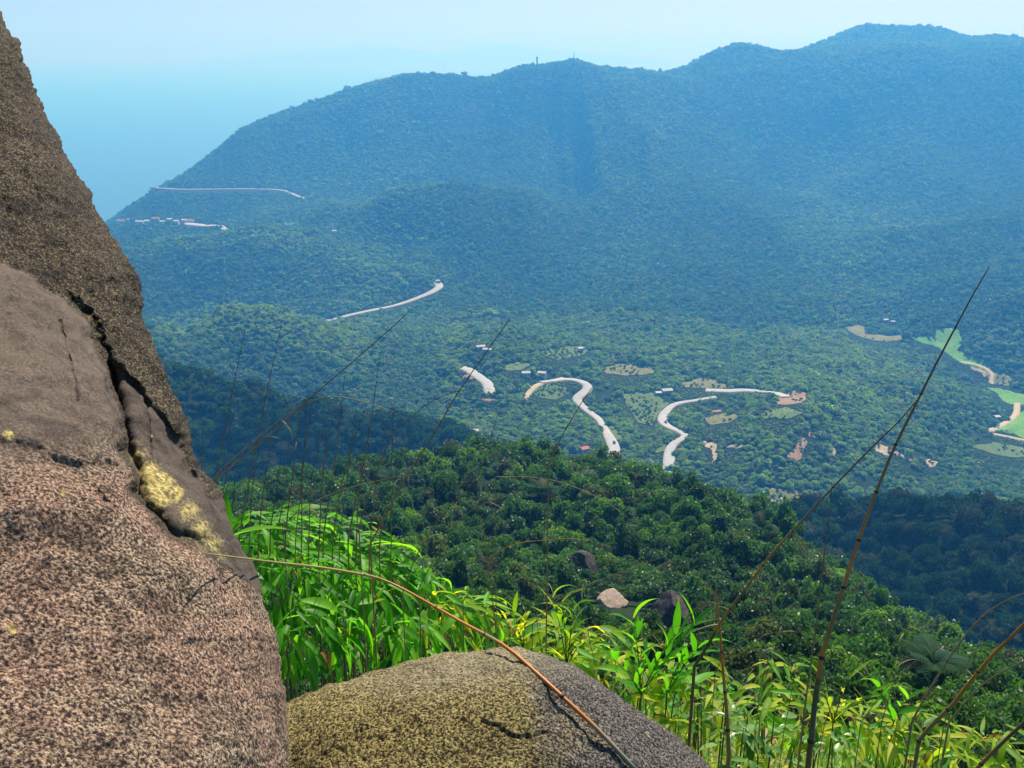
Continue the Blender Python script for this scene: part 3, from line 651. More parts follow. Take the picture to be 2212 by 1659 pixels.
# ------------------------------------------------------------------ houses, cars, masts (sites first, so that the woods keep clear of them)
M_WHITE = plain('white_wall', (0.50, 0.50, 0.48), 0.8, 0.1); M_RED = plain('red_roof', (0.42, 0.13, 0.08), 0.8, 0.2); M_GREY = plain('grey_roof', (0.42, 0.44, 0.46), 0.6, 0.15)
M_PALE = plain('pale_roof', (0.42, 0.43, 0.43), 0.7, 0.2); M_DARKW = plain('dark_opening', (0.03, 0.03, 0.035), 0.5, 0.1); M_GLASS = plain('window_glass', (0.05, 0.07, 0.09), 0.15, 0.1)
def house(label, px, py, rmin, w, d, h, rz, roof, group=None, detail=True):
    p = hit(px, py, rmin); SITES.append((p.x, p.y, max(w, d)*0.75))
    root = obj('house', None, None, p); root.rotation_euler.z = rz; tag(root, label, 'house', group)
    zb = -2.5
    mb = MB(); mb.box(-w/2, w/2, -d/2, d/2, zb, h); obj('wall', mb.mesh('wall', M_WHITE), root)
    mb = MB(); o = 0.5; rh = d*0.22; t = 0.15
    mb.poly([(-w/2-o, -d/2-o, h+0.02), (w/2+o, -d/2-o, h+0.02), (w/2+o, 0, h+rh), (-w/2-o, 0, h+rh), (-w/2-o, d/2+o, h+0.02), (w/2+o, d/2+o, h+0.02),
             (-w/2-o, -d/2-o, h+0.02+t), (w/2+o, -d/2-o, h+0.02+t), (w/2+o, 0, h+rh+t), (-w/2-o, 0, h+rh+t), (-w/2-o, d/2+o, h+0.02+t), (w/2+o, d/2+o, h+0.02+t)],
            [(6, 7, 8, 9), (9, 8, 11, 10), (0, 3, 2, 1), (3, 4, 5, 2), (0, 1, 7, 6), (4, 10, 11, 5), (0, 6, 9, 3), (3, 9, 10, 4), (1, 2, 8, 7), (2, 5, 11, 8)])
    obj('roof', mb.mesh('roof', roof), root)
    for s in (-1, 1):
        mb = MB(); a, b = s*(w/2-.03), s*(w/2-.2); mb.poly([(a, -d/2, h-.1), (a, d/2, h-.1), (a, 0, h+rh-.05), (b, -d/2, h-.1), (b, d/2, h-.1), (b, 0, h+rh-.05)], [(0, 2, 1), (3, 4, 5), (0, 1, 4, 3), (1, 2, 5, 4), (2, 0, 3, 5)]); obj('gable', mb.mesh('gable', M_WHITE), root)
    if detail:
        mb = MB(); mb.box(-0.5, 0.5, -d/2-0.04, -d/2+0.1, 0, 2.1); obj('door', mb.mesh('door', M_DARKW), root)
        for s in (-1, 1):
            mb = MB(); mb.box(s*w*0.3-0.6, s*w*0.3+0.6, -d/2-0.03, -d/2+0.1, 0.9, 2.0); win = obj('window', mb.mesh('window', M_GLASS), root)
            mb = MB(); mb.box(s*w*0.3-0.7, s*w*0.3+0.7, -d/2-0.1, -d/2+0.08, 0.78, 0.89); obj('sill', mb.mesh('sill', M_PALE), win)
    return root
house('upper white hut in the clearing above the short road stretch', 1038, 755, 700, 8, 5, 3, 0.3, M_PALE)
house('lower white hut in the clearing above the short road stretch', 1053, 760, 700, 8, 5, 2.8, -0.2, M_PALE)
house('white house in the trees, left of the road bend top', 1136, 813, 650, 7, 5, 3.2, 0.1, M_PALE)
house('white house nearest the top of the valley road bend', 1171, 812, 650, 7, 5, 3, -0.3, M_GREY)
house('white house with grey roof between the two winding roads', 1440, 851, 600, 9, 6, 3.6, 0.2, M_PALE)
house('small white shed left of the grey-roofed white house', 1422, 854, 600, 5, 4, 2.6, 0.1, M_GREY)
house('long low white building just above the near forest', 1021, 936, 600, 9, 4, 2.6, 0.05, M_PALE)
house('white hut at the right end of the pale green clearing', 1253, 762, 700, 4.5, 4, 4.5, 0.4, M_PALE)
house('red-roofed house in the reddish roadside yard', 1262, 976, 560, 6, 5, 2.6, 0.5, M_RED)
house('left white cottage beyond the far right fields', 1912, 695, 900, 6, 5, 3, 0.2, M_PALE)
house('right white cottage beyond the far right fields', 1928, 700, 900, 5, 4, 3, -0.2, M_PALE)
house('lone white hut on the wooded middle spur', 722, 505, 1500, 8, 6, 5, 0.2, M_PALE)
house('white hut beside the field dirt track', 2152, 906, 700, 5, 4, 2.6, 0.3, M_GREY)
house('upper white farmhouse left of the near dark spur\'s foot', 932, 927, 600, 6, 5, 2.8, 0.2, M_PALE)
for k, (px, py, w, rf) in enumerate(((262, 481, 26, M_RED), (284, 480, 22, M_RED), (302, 485, 20, M_PALE), (318, 482, 14, M_WHITE), (337, 478, 20, M_RED), (352, 485, 14, M_PALE), (368, 478, 16, M_WHITE), (382, 484, 12, M_PALE), (399, 482, 14, M_PALE), (414, 481, 13, M_RED), (246, 473, 16, M_RED))):
    house('%s building in the pass village, %s from the left' % ({M_RED.name: 'red-roofed', M_PALE.name: 'pale-roofed', M_WHITE.name: 'white-roofed'}[rf.name], ('second', 'third', 'fourth', 'fifth', 'sixth', 'seventh', 'eighth', 'ninth', 'tenth', 'eleventh', 'first')[k]), px, py, 1950, w*0.72, 8, 6 if k % 3 else 4.5, 0.1*(k % 3-1), rf, 'village on the pass', False)
def car(label, px, py, rmin, rz, paint):
    p = hit(px, py, rmin); best = min(((np.hypot(P[:, 0]-p.x, P[:, 1]-p.y).min(), i) for i, (_, _, P, _, _) in enumerate(ROADS)))[1]
    P = ROADS[best][2]; k = int(np.argmin(np.hypot(P[:, 0]-p.x, P[:, 1]-p.y))); t = P[min(k+1, len(P)-1)]-P[max(k-1, 0)]
    side = Vector((-t[1], t[0], 0)).normalized()*rz
    root = obj('car', None, None, (P[k, 0]+side.x, P[k, 1]+side.y, P[k, 2]+0.1)); root.rotation_euler.z = math.atan2(t[1], t[0]); tag(root, label, 'car')
    mb = MB(); mb.poly([(-2.1, -.85, .35), (2.1, -.85, .35), (2.1, .85, .35), (-2.1, .85, .35), (-2.1, -.88, .9), (2.05, -.85, .8), (2.05, .85, .8), (-2.1, .88, .9)], [(0, 3, 2, 1), (4, 5, 6, 7), (0, 1, 5, 4), (2, 3, 7, 6), (0, 4, 7, 3), (1, 2, 6, 5)]); obj('body', mb.mesh('body', paint), root)
    mb = MB(); mb.poly([(-1.7, -.8, .88), (1.1, -.8, .84), (1.1, .8, .84), (-1.7, .8, .88), (-1.2, -.65, 1.45), (.4, -.65, 1.45), (.4, .65, 1.45), (-1.2, .65, 1.45)], [(4, 5, 6, 7), (0, 1, 5, 4), (2, 3, 7, 6), (0, 4, 7, 3), (1, 2, 6, 5)]); obj('cabin', mb.mesh('cabin', M_GLASS), root)
    for sx in (-1.3, 1.3):
        for sy in (-.8, .8):
            mb = MB(); mb.tube([(sx, sy-.1, .32), (sx, sy+.1, .32)], .32, 10); obj('wheel', mb.mesh('wheel', M_DARKW), root)
M_CARD = plain('dark_paint', (0.03, 0.035, 0.05), 0.3, 0.1); M_CARW = plain('white_paint', (0.7, 0.7, 0.7), 0.3, 0.05)
car('dark car on the lowest curve of the valley road, nearer the inner edge', 1315, 985, 560, -1.8, M_CARD)
car('dark car on the lowest curve of the valley road, nearer the outer edge', 1327, 980, 560, 1.8, M_CARD)
car('small dark car higher up the lowest curve of the valley road', 1323, 957, 560, 1.5, M_CARD)
car('dark car in the bend of the S-shaped road', 1440, 918, 560, 1.5, M_CARD)
car('white vehicle at the seaward end of the coastal road', 402, 408, 2150, 1.5, M_CARW)
car('white vehicle second along the coastal road', 433, 409, 2150, 1.5, M_CARW)

M_STEEL = plain('mast_steel', (0.05, 0.055, 0.06), 0.6, 0.1)
def mast(label, px, py, rmin, hgt, wid, drum):
    p = hit(px, py+1, rmin); p.z += 4; root = obj('antenna_mast', None, None, p); tag(root, label, 'antenna mast')
    for sx in (-1, 1):
        for sy in (-1, 1):
            mb = MB(); mb.tube([(sx*wid, sy*wid, -9), (sx*wid*0.35, sy*wid*0.35, hgt*0.86)], wid*0.16, 5); obj('leg', mb.mesh('leg', M_STEEL), root)
    mb = MB(); n = 9
    for k in range(n):
        z0, z1 = hgt*0.86*k/n, hgt*0.86*(k+1)/n; w0, w1 = wid*(1-0.65*k/n), wid*(1-0.65*(k+1)/n)
        c0 = [(-w0, -w0, z0), (w0, -w0, z0), (w0, w0, z0), (-w0, w0, z0)]; c1 = [(-w1, -w1, z1), (w1, -w1, z1), (w1, w1, z1), (-w1, w1, z1)]
        for i in range(4): mb.tube([c0[i], c1[(i+1) % 4]], wid*0.09, 4); mb.tube([c1[i], c1[(i+1) % 4]], wid*0.08, 4)
    obj('bracing', mb.mesh('bracing', M_STEEL), root)
    mb = MB(); mb.tube([(0, 0, hgt*0.8), (0, 0, hgt*1.0)], wid*0.22, 6); obj('whip', mb.mesh('whip', M_STEEL), root)
    for z in drum:
        mb = MB(); mb.tube([(0, 0, hgt*z), (0, 0, hgt*(z+0.10))], wid*0.95, 10); obj('panel_ring', mb.mesh('panel_ring', M_STEEL), root)
mast('stout dark mast on the mountain top, left of the tall antenna', 1160, 152, 2450, 30, 2.3, (0.15, 0.3, 0.45, 0.6, 0.75, 0.88))
mast('tall thin antenna mast on the wooded summit', 1239, 150, 2450, 40, 1.6, (0.35, 0.55))
SITES.append((0, 0, 0.1))
# ------------------------------------------------------------------ the woods
g = np.random.default_rng(5)
# far mountain
x, y, z, r, h, px, py = scatter(1250, 3700, lambda r: 4.6+r*0.0012, lambda r: 0*r+6.0, 29.5, seed=11)
k = clear_mask(x, y, z, r, h); x, y, z, r, h, px, py = (v[k] for v in (x, y, z, r, h, px, py))
sz = (3.0+r*0.0007)*np.exp(g.normal(0, 0.3, len(x))); NF = len(x)
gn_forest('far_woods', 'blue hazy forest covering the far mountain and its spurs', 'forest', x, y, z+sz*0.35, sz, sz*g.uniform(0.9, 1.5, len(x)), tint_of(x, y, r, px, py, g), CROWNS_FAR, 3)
# valley and green hills
x, y, z, r, h, px, py = scatter(488, 1265, lambda r: 2.7+r*0.0023, lambda r: 0*r+8.0, 34, seed=12)
k = clear_mask(x, y, z, r, h); x, y, z, r, h, px, py = (v[k] for v in (x, y, z, r, h, px, py))
val = (r > 560) & (px > 950); thin = fbm(x/60, y/60, None, 3, 61)
k = ~(val & (thin > 0.55) & (g.uniform(0, 1, len(x)) < 0.6)); x, y, z, r, h, px, py = (v[k] for v in (x, y, z, r, h, px, py))
sz = (2.3+r*0.0017)*np.exp(g.normal(0, 0.3, len(x))); NM = len(x)
tn = tint_of(x, y, r, px, py, g); hs = sz*g.uniform(0.8, 1.35, len(x)); k = shade_tinted(r, px, py)
gn_forest('shade_tinted_woods', 'forest with cloud shade in its leaf colour on the left spur and the right-hand ridge', 'forest', x[k], y[k], z[k]+sz[k]*0.3, sz[k], hs[k], tn[k], CROWNS_DARK, 5)
k = ~k
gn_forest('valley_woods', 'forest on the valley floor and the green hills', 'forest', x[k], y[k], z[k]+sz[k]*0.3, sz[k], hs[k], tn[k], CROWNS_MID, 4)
# low bushes beside the roads and clearings, where tall trees would hide them
x, y, z, r, h, px, py = scatter(560, 1265, lambda r: 1.9+r*0.0012, lambda r: 0*r+1.8, 30, seed=18)
k = ~clear_mask(x, y, z, r, 0*r+8.0); x, y, z, r, px, py = (v[k] for v in (x, y, z, r, px, py))
k = clear_mask(x, y, z, r, 0*r+1.6)
for cx, cy_, w in ROADPX: k &= ~((np.hypot(x-cx, y-cy_) < w*0.5+1.2))
sz = g.uniform(0.9, 1.9, len(x)); tn = tint_of(x, y, r, px, py, g)
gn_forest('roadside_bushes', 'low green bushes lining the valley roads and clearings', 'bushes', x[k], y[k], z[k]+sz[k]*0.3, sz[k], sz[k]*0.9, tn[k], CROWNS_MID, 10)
# shrubs on the meadows and bare patches
x, y, z, r, h, px, py = scatter(560, 1265, lambda r: 2.2+r*0.0016, lambda r: 0*r+2, 30, seed=16)
k = np.zeros(len(x), bool); u = g.uniform(0, 1, len(x)); cl = fbm(x/22, y/22, None, 3, 91)
for nm, lab, kd, poly in FIELDS+BARES:
    dens = {'field': 0.0, 'meadow': .40, 'dry': .30, 'pink': .36, 'sand': .28}[kd]
    k |= in_poly(px, py, poly) & (u < dens*(1+1.6*cl))
for cx, cy_, w in ROADPX: k &= ~((np.hypot(x-cx, y-cy_) < w*0.5+3.5))
sz = g.uniform(0.8, 2.3, int(k.sum()))
gn_forest('valley_shrubs', 'scattered shrubs on the clearings and bare patches of the valley', 'shrubs', x[k], y[k], z[k]+sz*0.5, sz, sz, g.uniform(.2, .8, int(k.sum())), CROWNS_MID, 8)
print('TREES far', NF, 'mid', NM)
# ------------------------------------------------------------------ rocks down in the near forest
def rock_mat(name, c_dark, c_mid, c_light, sc=1.0):
    m = N(name); co = m.objco(); a = m.noise(3.5*sc, 6, 0.65, co); b = m.noise(22*sc, 5, 0.7, co)
    c = m.ramp(a, [(0.3, c_dark), (0.5, c_mid), (0.7, c_light)]); m.col(m.mix(m.math('MULTIPLY', b, 0.55), c, c_dark)); m.rough(0.9); m.spec(0.25)
    m.bump(b, 0.5, 0.06); return m.m
M_RDARK = rock_mat('dark_granite', (0.035, 0.03, 0.03), (0.085, 0.07, 0.062), (0.15, 0.125, 0.105)); M_RPALE = rock_mat('pale_granite', (0.20, 0.15, 0.11), (0.42, 0.34, 0.25), (0.52, 0.44, 0.34))  # the pale stone's beige is its own colour
def rock(label, px, py, rmin, sx, sy, sz, mat, planes, rz=0.0, sink=0.25, seed=0):
    import bmesh
    p = hit(px, py, rmin); bm = bmesh.new(); bmesh.ops.create_icosphere(bm, subdivisions=5, radius=1.0)
    V = np.array([v.co[:] for v in bm.verts])
    for nx, ny, nz, d in planes:
        n = np.array([nx, ny, nz], float); n /= np.linalg.norm(n); e = V@n-d; V = V-np.outer(np.where(e > 0, e*0.93, 0), n)
    V = V*(1+0.07*fbm(V[:, 0]*1.8+seed, V[:, 1]*1.8, V[:, 2]*1.8, 4, seed)[:, None])+0.02*fbm(V[:, 0]*7, V[:, 1]*7+seed, V[:, 2]*7, 3, seed+3)[:, None]
    V *= np.array([sx, sy, sz])
    for v, c in zip(bm.verts, V): v.co = c
    me = bpy.data.meshes.new('boulder'); bm.to_mesh(me); bm.free(); me.materials.append(mat); me.polygons.foreach_set('use_smooth', np.ones(len(me.polygons), bool))
    o = obj('boulder', me, None, (p.x, p.y, p.z+sz*(1-2*sink))); o.rotation_euler.z = rz; tag(o, label, 'boulder'); return o
rock('dark pointed boulder in the near forest, left of the pale one', 1255, 1272, 20, 2.7, 2.2, 3.2, M_RDARK, [(-.7, -.5, .5, .55), (.8, -.4, .45, .6), (0.1, -1, .15, .6)], 0.2, 0.22, 1)
rock('pale boulder right of the dark pointed boulder', 1322, 1310, 20, 1.8, 1.6, 1.25, M_RPALE, [(0, -.5, .85, .5), (1, 0, .5, .7)], 0.5, 0.25, 5)
rock('dark gable-shaped boulder behind the upright leafy canes', 1448, 1352, 20, 2.1, 1.7, 2.5, M_RDARK, [(-.75, -.25, .7, .45), (.75, -.25, .7, .45), (0, -1, .2, .5)], 0.0, 0.22, 9)
rock('small pinkish rock in the dry undergrowth below the gable-shaped boulder', 1420, 1405, 12, 0.5, 0.4, 0.35, M_RPALE, [(0, -.5, .8, .6)], 0.3, 0.3, 12)
ROCK_PX = [(1210, 1295, 1205, 1268, 96), (1290, 1358, 1258, 1318, 96), (1400, 1495, 1285, 1352, 86)]

# ------------------------------------------------------------------ near forest: the largest trees one by one, the rest as one mass
SILH = [(0, 30), (90, 230), (190, 410), (300, 600), (350, 790), (415, 970), (520, 1200), (610, 1480), (632, 1700), (0, 1700)]
g = np.random.default_rng(15)
fsz = lambda r: 0.60+0.0112*np.minimum(r, 280)+0.002*np.maximum(0, r-280)
x, y, z, r, h, px, py = scatter(26, 492, lambda r: (1.46 if r < 190 else 1.22)*fsz(r), lambda r: 2.0*fsz(r), 37, seed=14)
k = np.ones(len(x), bool)
szz = fsz(r)*np.clip(np.exp(g.normal(0, 0.27, len(x))), .55, 1.5)
ptop = project(x, y, z+szz*2.0)
wpx = szz*0.9*F/(r*1.15)
for x0, x1, y0, y1, rr in ROCK_PX: k &= ~((px+wpx > x0) & (px-wpx < x1) & (ptop[1] < y1) & (py > y0) & (r < rr))
x, y, z, r, px, py, szz = (v[k] for v in (x, y, z, r, px, py, szz))
tn = tint_of(x, y, r, px, py, g); hsc = szz*g.uniform(0.9, 1.7, len(x)); lift = hsc*0.75
show = (px > -10) & (px < W+10) & (py < 1540) & (py > 900) & ~in_poly(px, py, SILH)
order = np.argsort(-(szz/r)*np.where(show & (r < 250), 1, 0)); ind = np.zeros(len(x), bool); ind[order[:300]] = True
def tree_label(px, t):
    side = 'left, behind the bamboo' if px < 800 else ('middle, around the forest boulders' if px < 1500 else 'right, behind the canes')
    tone = 'dark green' if t < 0.3 else ('mid green' if t < 0.55 else 'yellow-green')
    return '%s bushy tree on the near wooded slope, %s' % (tone, side)
for i in np.nonzero(ind)[0]:
    root = obj('forest_tree', None, None, (x[i], y[i], z[i])); root.rotation_euler.z = g.uniform(0, 6.28); s = szz[i]
    lb = tree_label(px[i], tn[i]); tag(root, lb, 'tree', 'trees of the near slope: '+lb)
    c = obj('crown', CROWNS_NEAR[g.integers(len(CROWNS_NEAR))], root, (0, 0, lift[i])); c.scale = (s, s, hsc[i]); c['tint'] = float(tn[i])
    t = obj('trunk', TRUNKS[g.integers(3)], root); t.scale = (s, s, lift[i]*1.0)
shd = shade_tinted(r, px, py) & ~ind
gn_forest('ridge_woods', 'forest with cloud shade in its leaf colour on the near sides of the left spur and right ridge', 'forest', x[shd], y[shd], z[shd]+lift[shd], szz[shd], hsc[shd], tn[shd], CROWNS_SHADEN, 9)
k = ~ind & ~shd
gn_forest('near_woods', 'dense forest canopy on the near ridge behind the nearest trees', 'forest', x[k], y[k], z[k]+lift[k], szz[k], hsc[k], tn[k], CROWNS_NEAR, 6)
print('NEAR', len(x))
# small conifers on the summit
for n_, (cx, cyy) in enumerate(((755,255),(780,265),(803,262),(825,250),(850,245),(888,240),(920,230),(945,225),(968,215),(990,222),(1012,225),(1060,250),(1085,258),(1110,262),(1145,262),(1185,265),(1222,285),(1270,290),(1295,305),(1325,315),(1345,330),(1382,360),(1415,370),(1440,380))):
    qx, qy = (1200+cx/4.424)*.864, (120+cyy/4.424)*.864
    p = hit(qx, qy+9, 2350); root = obj('conifer', None, None, p); s = random.uniform(5.5, 8.5)
    lb = 'small dark conifer on the summit, right of the tall antenna' if qx > 1239 else 'small dark conifer on the summit between the two masts'
    tag(root, lb, 'conifer', 'conifers: '+lb)
    c = obj('crown', CONIFER[n_ % 2], root, (0, 0, 2.0)); c.scale = (s*0.8, s*0.8, s); c['tint'] = 0.1
    t = obj('trunk', TRUNKS[n_ % 3], root, (0, 0, 0)); t.scale = (3, 3, s*0.8)
# palms standing out of the near forest
M_FROND = leaf_mat('palm_frond', (0.010, 0.035, 0.012), (0.02, 0.06, 0.016), (0.04, 0.09, 0.025), 0.15)
for _n in M_FROND.node_tree.nodes:
    if _n.type == 'BSDF_PRINCIPLED': _n.inputs['Roughness'].default_value = 0.85; _n.inputs['Specular IOR Level'].default_value = 0.08
def frond_mesh(bend):
    mb = MB(); pos = Vector((0, 0, 0)); P = []
    for i in range(11):
        t = i/10; P.append(pos.copy()); a = 0.9-bend*t; pos = pos+Vector((0, math.cos(a), math.sin(a)))*0.1
    for i in range(1, 10):
        d = (P[i+1]-P[i-1]).normalized(); L = 0.34*math.sin(math.pi*(i/10*0.85+0.12))
        for s in (-1, 1):
            for q in (0, .5):
                b = P[i].lerp(P[i+1], q); e = b+Vector((s*L, 0, -L*0.35))+d*L*0.7; w = d*0.028; mb.poly([b-w, b+w, e+w*.3, e-w*.3], [(0, 1, 2, 3)])
    mb.tube(P, [.012*(1-i/12) for i in range(11)], 4)
    return mb.mesh('frond', M_FROND)
FRONDS = [frond_mesh(b) for b in (0.9, 1.5, 2.1)]
for k, (qx, qy, s, lb) in enumerate(((1170, 1100, 3.4, 'palm with drooping fronds on the near slope above the forest boulders'), (1640, 1180, 3.0, 'palm on the right part of the near slope, left of the slanting cane'), (845, 1060, 3.2, 'palm behind the tall dry stalks'), (2010, 1480, 2.0, 'pale palm on the right slope above the arching stalk'), (1205, 1010, 3.4, 'palm on the crest of the near ridge'))):
    p = hit(qx, qy, 25, 2.0); root = obj('palm', None, None, p); tag(root, lb, 'palm')
    hh = s*1.5; mb = MB(); mb.tube([(0, 0, -.4), (.1, 0, hh*.5), (.05, .05, hh)], [s*.06, s*.045, s*.04], 7); obj('trunk', mb.mesh('trunk', M_BARK, True), root)
    for i in range(13):
        o = obj('frond', FRONDS[i % 3], root, (.05, .05, hh)); o.scale = (s, s, s); o.rotation_euler = (random.uniform(-.2, .3), 0, i*2.4); o['tint'] = random.uniform(.2, .7)
# ------------------------------------------------------------------ the two granite boulders in front
def seg_dist(u, v, line):                    # unsigned distance and side to a polyline (photo units)
    best = np.full(u.shape, 1e9); side = np.zeros(u.shape)
    for (x0, y0), (x1, y1) in zip(line[:-1], line[1:]):
        dx, dy = x1-x0, y1-y0; L2 = dx*dx+dy*dy; t = np.clip(((u-x0)*dx+(v-y0)*dy)/L2, 0, 1)
        d = np.hypot(u-x0-t*dx, v-y0-t*dy); m = d < best; best = np.where(m, d, best)
        side = np.where(m, np.sign((u-x0)*dy-(v-y0)*dx), side)
    return best, side
def from_view(u, v, zf):
    a = (u-W/2)/F; b = -(v-H/2)/F
    return np.stack([a*zf, (CP+SP*b)*zf, ZC+(-SP+CP*b)*zf], -1)
def loft(name, U, V, Zf, mat, attrs):        # rows closed round, first and last row capped by a pole
    P = from_view(U, V, Zf); n, m = U.shape; P = P.reshape(-1, 3); idx = np.arange(n*m).reshape(n, m); nx = np.roll(idx, -1, 1)
    q = np.stack([idx[:-1], nx[:-1], nx[1:], idx[1:]], -1).reshape(-1, 4)
    me = mesh_np(name, P, q, mat, True, attrs); return me, P
def push(me, P, n_shape, disp):              # move the vertices along the surface normal
    nr = np.empty(len(P)*3, np.float32); me.vertex_normals.foreach_get('vector', nr); Q = P+nr.reshape(-1, 3)*disp[:, None]
    me.vertices.foreach_set('co', Q.astype(np.float32).ravel()); me.update(); return Q
# --- big boulder
SIL = np.array([(-700, -900), (-260, -330), (-90, -120), (0, 28), (30, 85), (42, 108), (92, 232), (108, 262), (140, 330), (190, 412), (216, 470), (243, 512), (275, 558), (300, 598), (306, 640), (318, 700), (335, 752), (352, 795), (380, 862), (400, 905), (414, 968), (432, 1010), (455, 1050), (490, 1118), (520, 1198), (545, 1240), (566, 1290), (590, 1380), (606, 1470), (622, 1540), (632, 1600), (634, 1680), (660, 1900), (700, 2300), (720, 3400)], float)
rows = np.concatenate([np.linspace(-900, -60, 26, endpoint=False), np.linspace(-60, 1740, 560, endpoint=False), np.linspace(1740, 3400, 40)])
us = np.interp(rows, SIL[:, 1], SIL[:, 0])
us = us+2.2*fbm(rows/31, rows*0+3, None, 3, 5)
half = np.interp(rows, [-900, -330, 200, 1700, 3400], [60, 560, 900, 1050, 1100]); uc = us-half
zc = np.interp(rows, [-900, -300, 0, 400, 800, 1200, 1660, 2200, 3400], [3.1, 2.85, 2.62, 2.3, 2.0, 1.74, 1.52, 1.36, 1.3])
Rd = np.interp(rows, [-900, -300, 400, 1200, 1700, 3400], [0.15, 0.5, 0.62, 0.60, 0.58, 0.55])
tf = np.concatenate([np.linspace(-1.0, 0.05, 22, endpoint=False), np.linspace(0.05, 1.0, 300)**1.0])
th_front = np.arccos(tf[::-1]**1.0) if False else np.arccos(np.clip(tf, -1, 1))[::-1]
th_back = -np.linspace(0, math.pi, 36)[1:-1]
TH = np.concatenate([th_front, th_back[::-1]])
ct, st = np.cos(TH), np.sin(TH); pw = 0.80
U = uc[:, None]+half[:, None]*np.sign(ct)*np.abs(ct)[None]; V = np.repeat(rows[:, None], len(TH), 1)
Zf = zc[:, None]-Rd[:, None]*(np.sign(st)*np.abs(st)**pw)[None]
front = (st > 0)[None] & np.ones_like(U, bool)
C1 = [(-900, 350), (-200, 500), (0, 568), (40, 583), (90, 612), (140, 645), (172, 678), (190, 700), (205, 740), (222, 800), (243, 870), (262, 930), (278, 990), (292, 1040), (300, 1085), (318, 1112), (360, 1150), (415, 1180), (470, 1210), (545, 1262), (640, 1330)]
uw = U+9*fbm(U/60, V/60, None, 3, 12); vw = V+9*fbm(U/60+9, V/60, None, 3, 13)
d1, s1 = seg_dist(uw, vw, C1); sd = d1*-s1                      # positive inside the front slab (left / below the edge)
C2 = [(222, 770), (262, 790), (300, 835), (345, 895), (385, 950), (412, 1010), (450, 1060), (560, 1150), (700, 1250)]
d2, s2 = seg_dist(uw, vw, C2)
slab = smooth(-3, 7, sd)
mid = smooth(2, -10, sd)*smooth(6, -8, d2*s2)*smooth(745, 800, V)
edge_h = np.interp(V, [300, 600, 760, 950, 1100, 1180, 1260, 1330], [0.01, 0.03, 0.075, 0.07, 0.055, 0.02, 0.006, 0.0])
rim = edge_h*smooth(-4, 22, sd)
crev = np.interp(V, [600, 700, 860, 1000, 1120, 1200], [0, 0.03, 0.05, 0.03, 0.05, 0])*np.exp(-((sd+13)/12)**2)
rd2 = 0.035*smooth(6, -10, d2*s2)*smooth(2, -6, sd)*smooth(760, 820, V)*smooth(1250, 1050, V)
cr = 0
for line, dep, wd in (([(133, 690), (140, 730), (150, 775), (160, 825), (168, 862)], 0.006, 2.4), ([(312, 872), (318, 905), (322, 945), (326, 985)], 0.012, 2.6), ([(455, 1130), (470, 1160), (495, 1190)], 0.008, 2.4), ([(205, 1045), (225, 1075), (250, 1095)], .006, 3), ([(395, 965), (415, 1010), (440, 1050)], .01, 3)):
    dd, _ = seg_dist(U+3*fbm(U/20, V/20, None, 2, 3), V, line); cr = cr+dep*np.exp(-(dd/wd)**2)
fold = 0
for line, dep, wd in (([(-200, 880), (0, 960), (60, 985), (130, 1005), (200, 1030), (260, 1075), (330, 1130), (420, 1200), (520, 1270), (570, 1310)], 0.011, 22), ([(120, 1000), (230, 1010), (300, 1090)], 0.008, 16)):
    dd, _ = seg_dist(uw, vw, line); fold = fold+dep*np.exp(-(dd/wd)**2)
Zf = np.where(front, Zf-(rim-crev-rd2-cr-fold)*smooth(0.0, 0.25, st)[None]**0.5, Zf)
lich = 0
for (lx, ly, lr, amt) in ((300, 990, 22, .8), (318, 1020, 26, 1), (338, 1052, 30, 1.3), (372, 1075, 18, 1.3), (345, 1085, 22, 1.1), (350, 1120, 20, .55), (300, 960, 14, .5), (478, 1200, 22, .6), (440, 1185, 25, .5), (322, 1075, 16, .9), (400, 1110, 30, .75), (430, 1150, 30, .8), (460, 1175, 26, .75), (395, 1160, 24, .4), (18, 942, 13, 1.3), (138, 1058, 10, 1.2), (28, 1358, 12, 1.1), (372, 1275, 8, .8), (326, 944, 5, .8), (280, 955, 12, .5)):
    lich = np.maximum(lich, amt*np.exp(-((U-lx)**2+(V-ly)**2)/(lr*lr)))
lich = np.where(front, lich, 0)*np.where((sd > 2) & (V > 965) & (U > 200), 0.35, 1.0)
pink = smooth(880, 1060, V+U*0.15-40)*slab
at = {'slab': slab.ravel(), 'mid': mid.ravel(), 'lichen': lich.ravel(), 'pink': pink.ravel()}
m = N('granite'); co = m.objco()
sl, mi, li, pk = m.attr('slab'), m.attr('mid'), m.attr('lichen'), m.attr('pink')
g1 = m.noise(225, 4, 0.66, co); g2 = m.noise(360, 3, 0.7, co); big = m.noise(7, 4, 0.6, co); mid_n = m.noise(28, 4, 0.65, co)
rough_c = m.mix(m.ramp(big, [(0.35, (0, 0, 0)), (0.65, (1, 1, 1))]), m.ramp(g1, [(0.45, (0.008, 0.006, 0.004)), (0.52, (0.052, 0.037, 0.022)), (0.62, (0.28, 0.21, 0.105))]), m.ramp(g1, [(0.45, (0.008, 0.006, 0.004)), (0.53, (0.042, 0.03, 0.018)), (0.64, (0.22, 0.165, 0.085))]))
slab_c = m.mix(m.ramp(mid_n, [(0.35, (0, 0, 0)), (0.7, (1, 1, 1))]), m.ramp(g1, [(0.34, (0.035, 0.026, 0.02)), (0.5, (0.10, 0.075, 0.055)), (0.7, (0.19, 0.145, 0.10))]), m.ramp(g2, [(0.36, (0.055, 0.039, 0.03)), (0.6, (0.15, 0.108, 0.078))]))
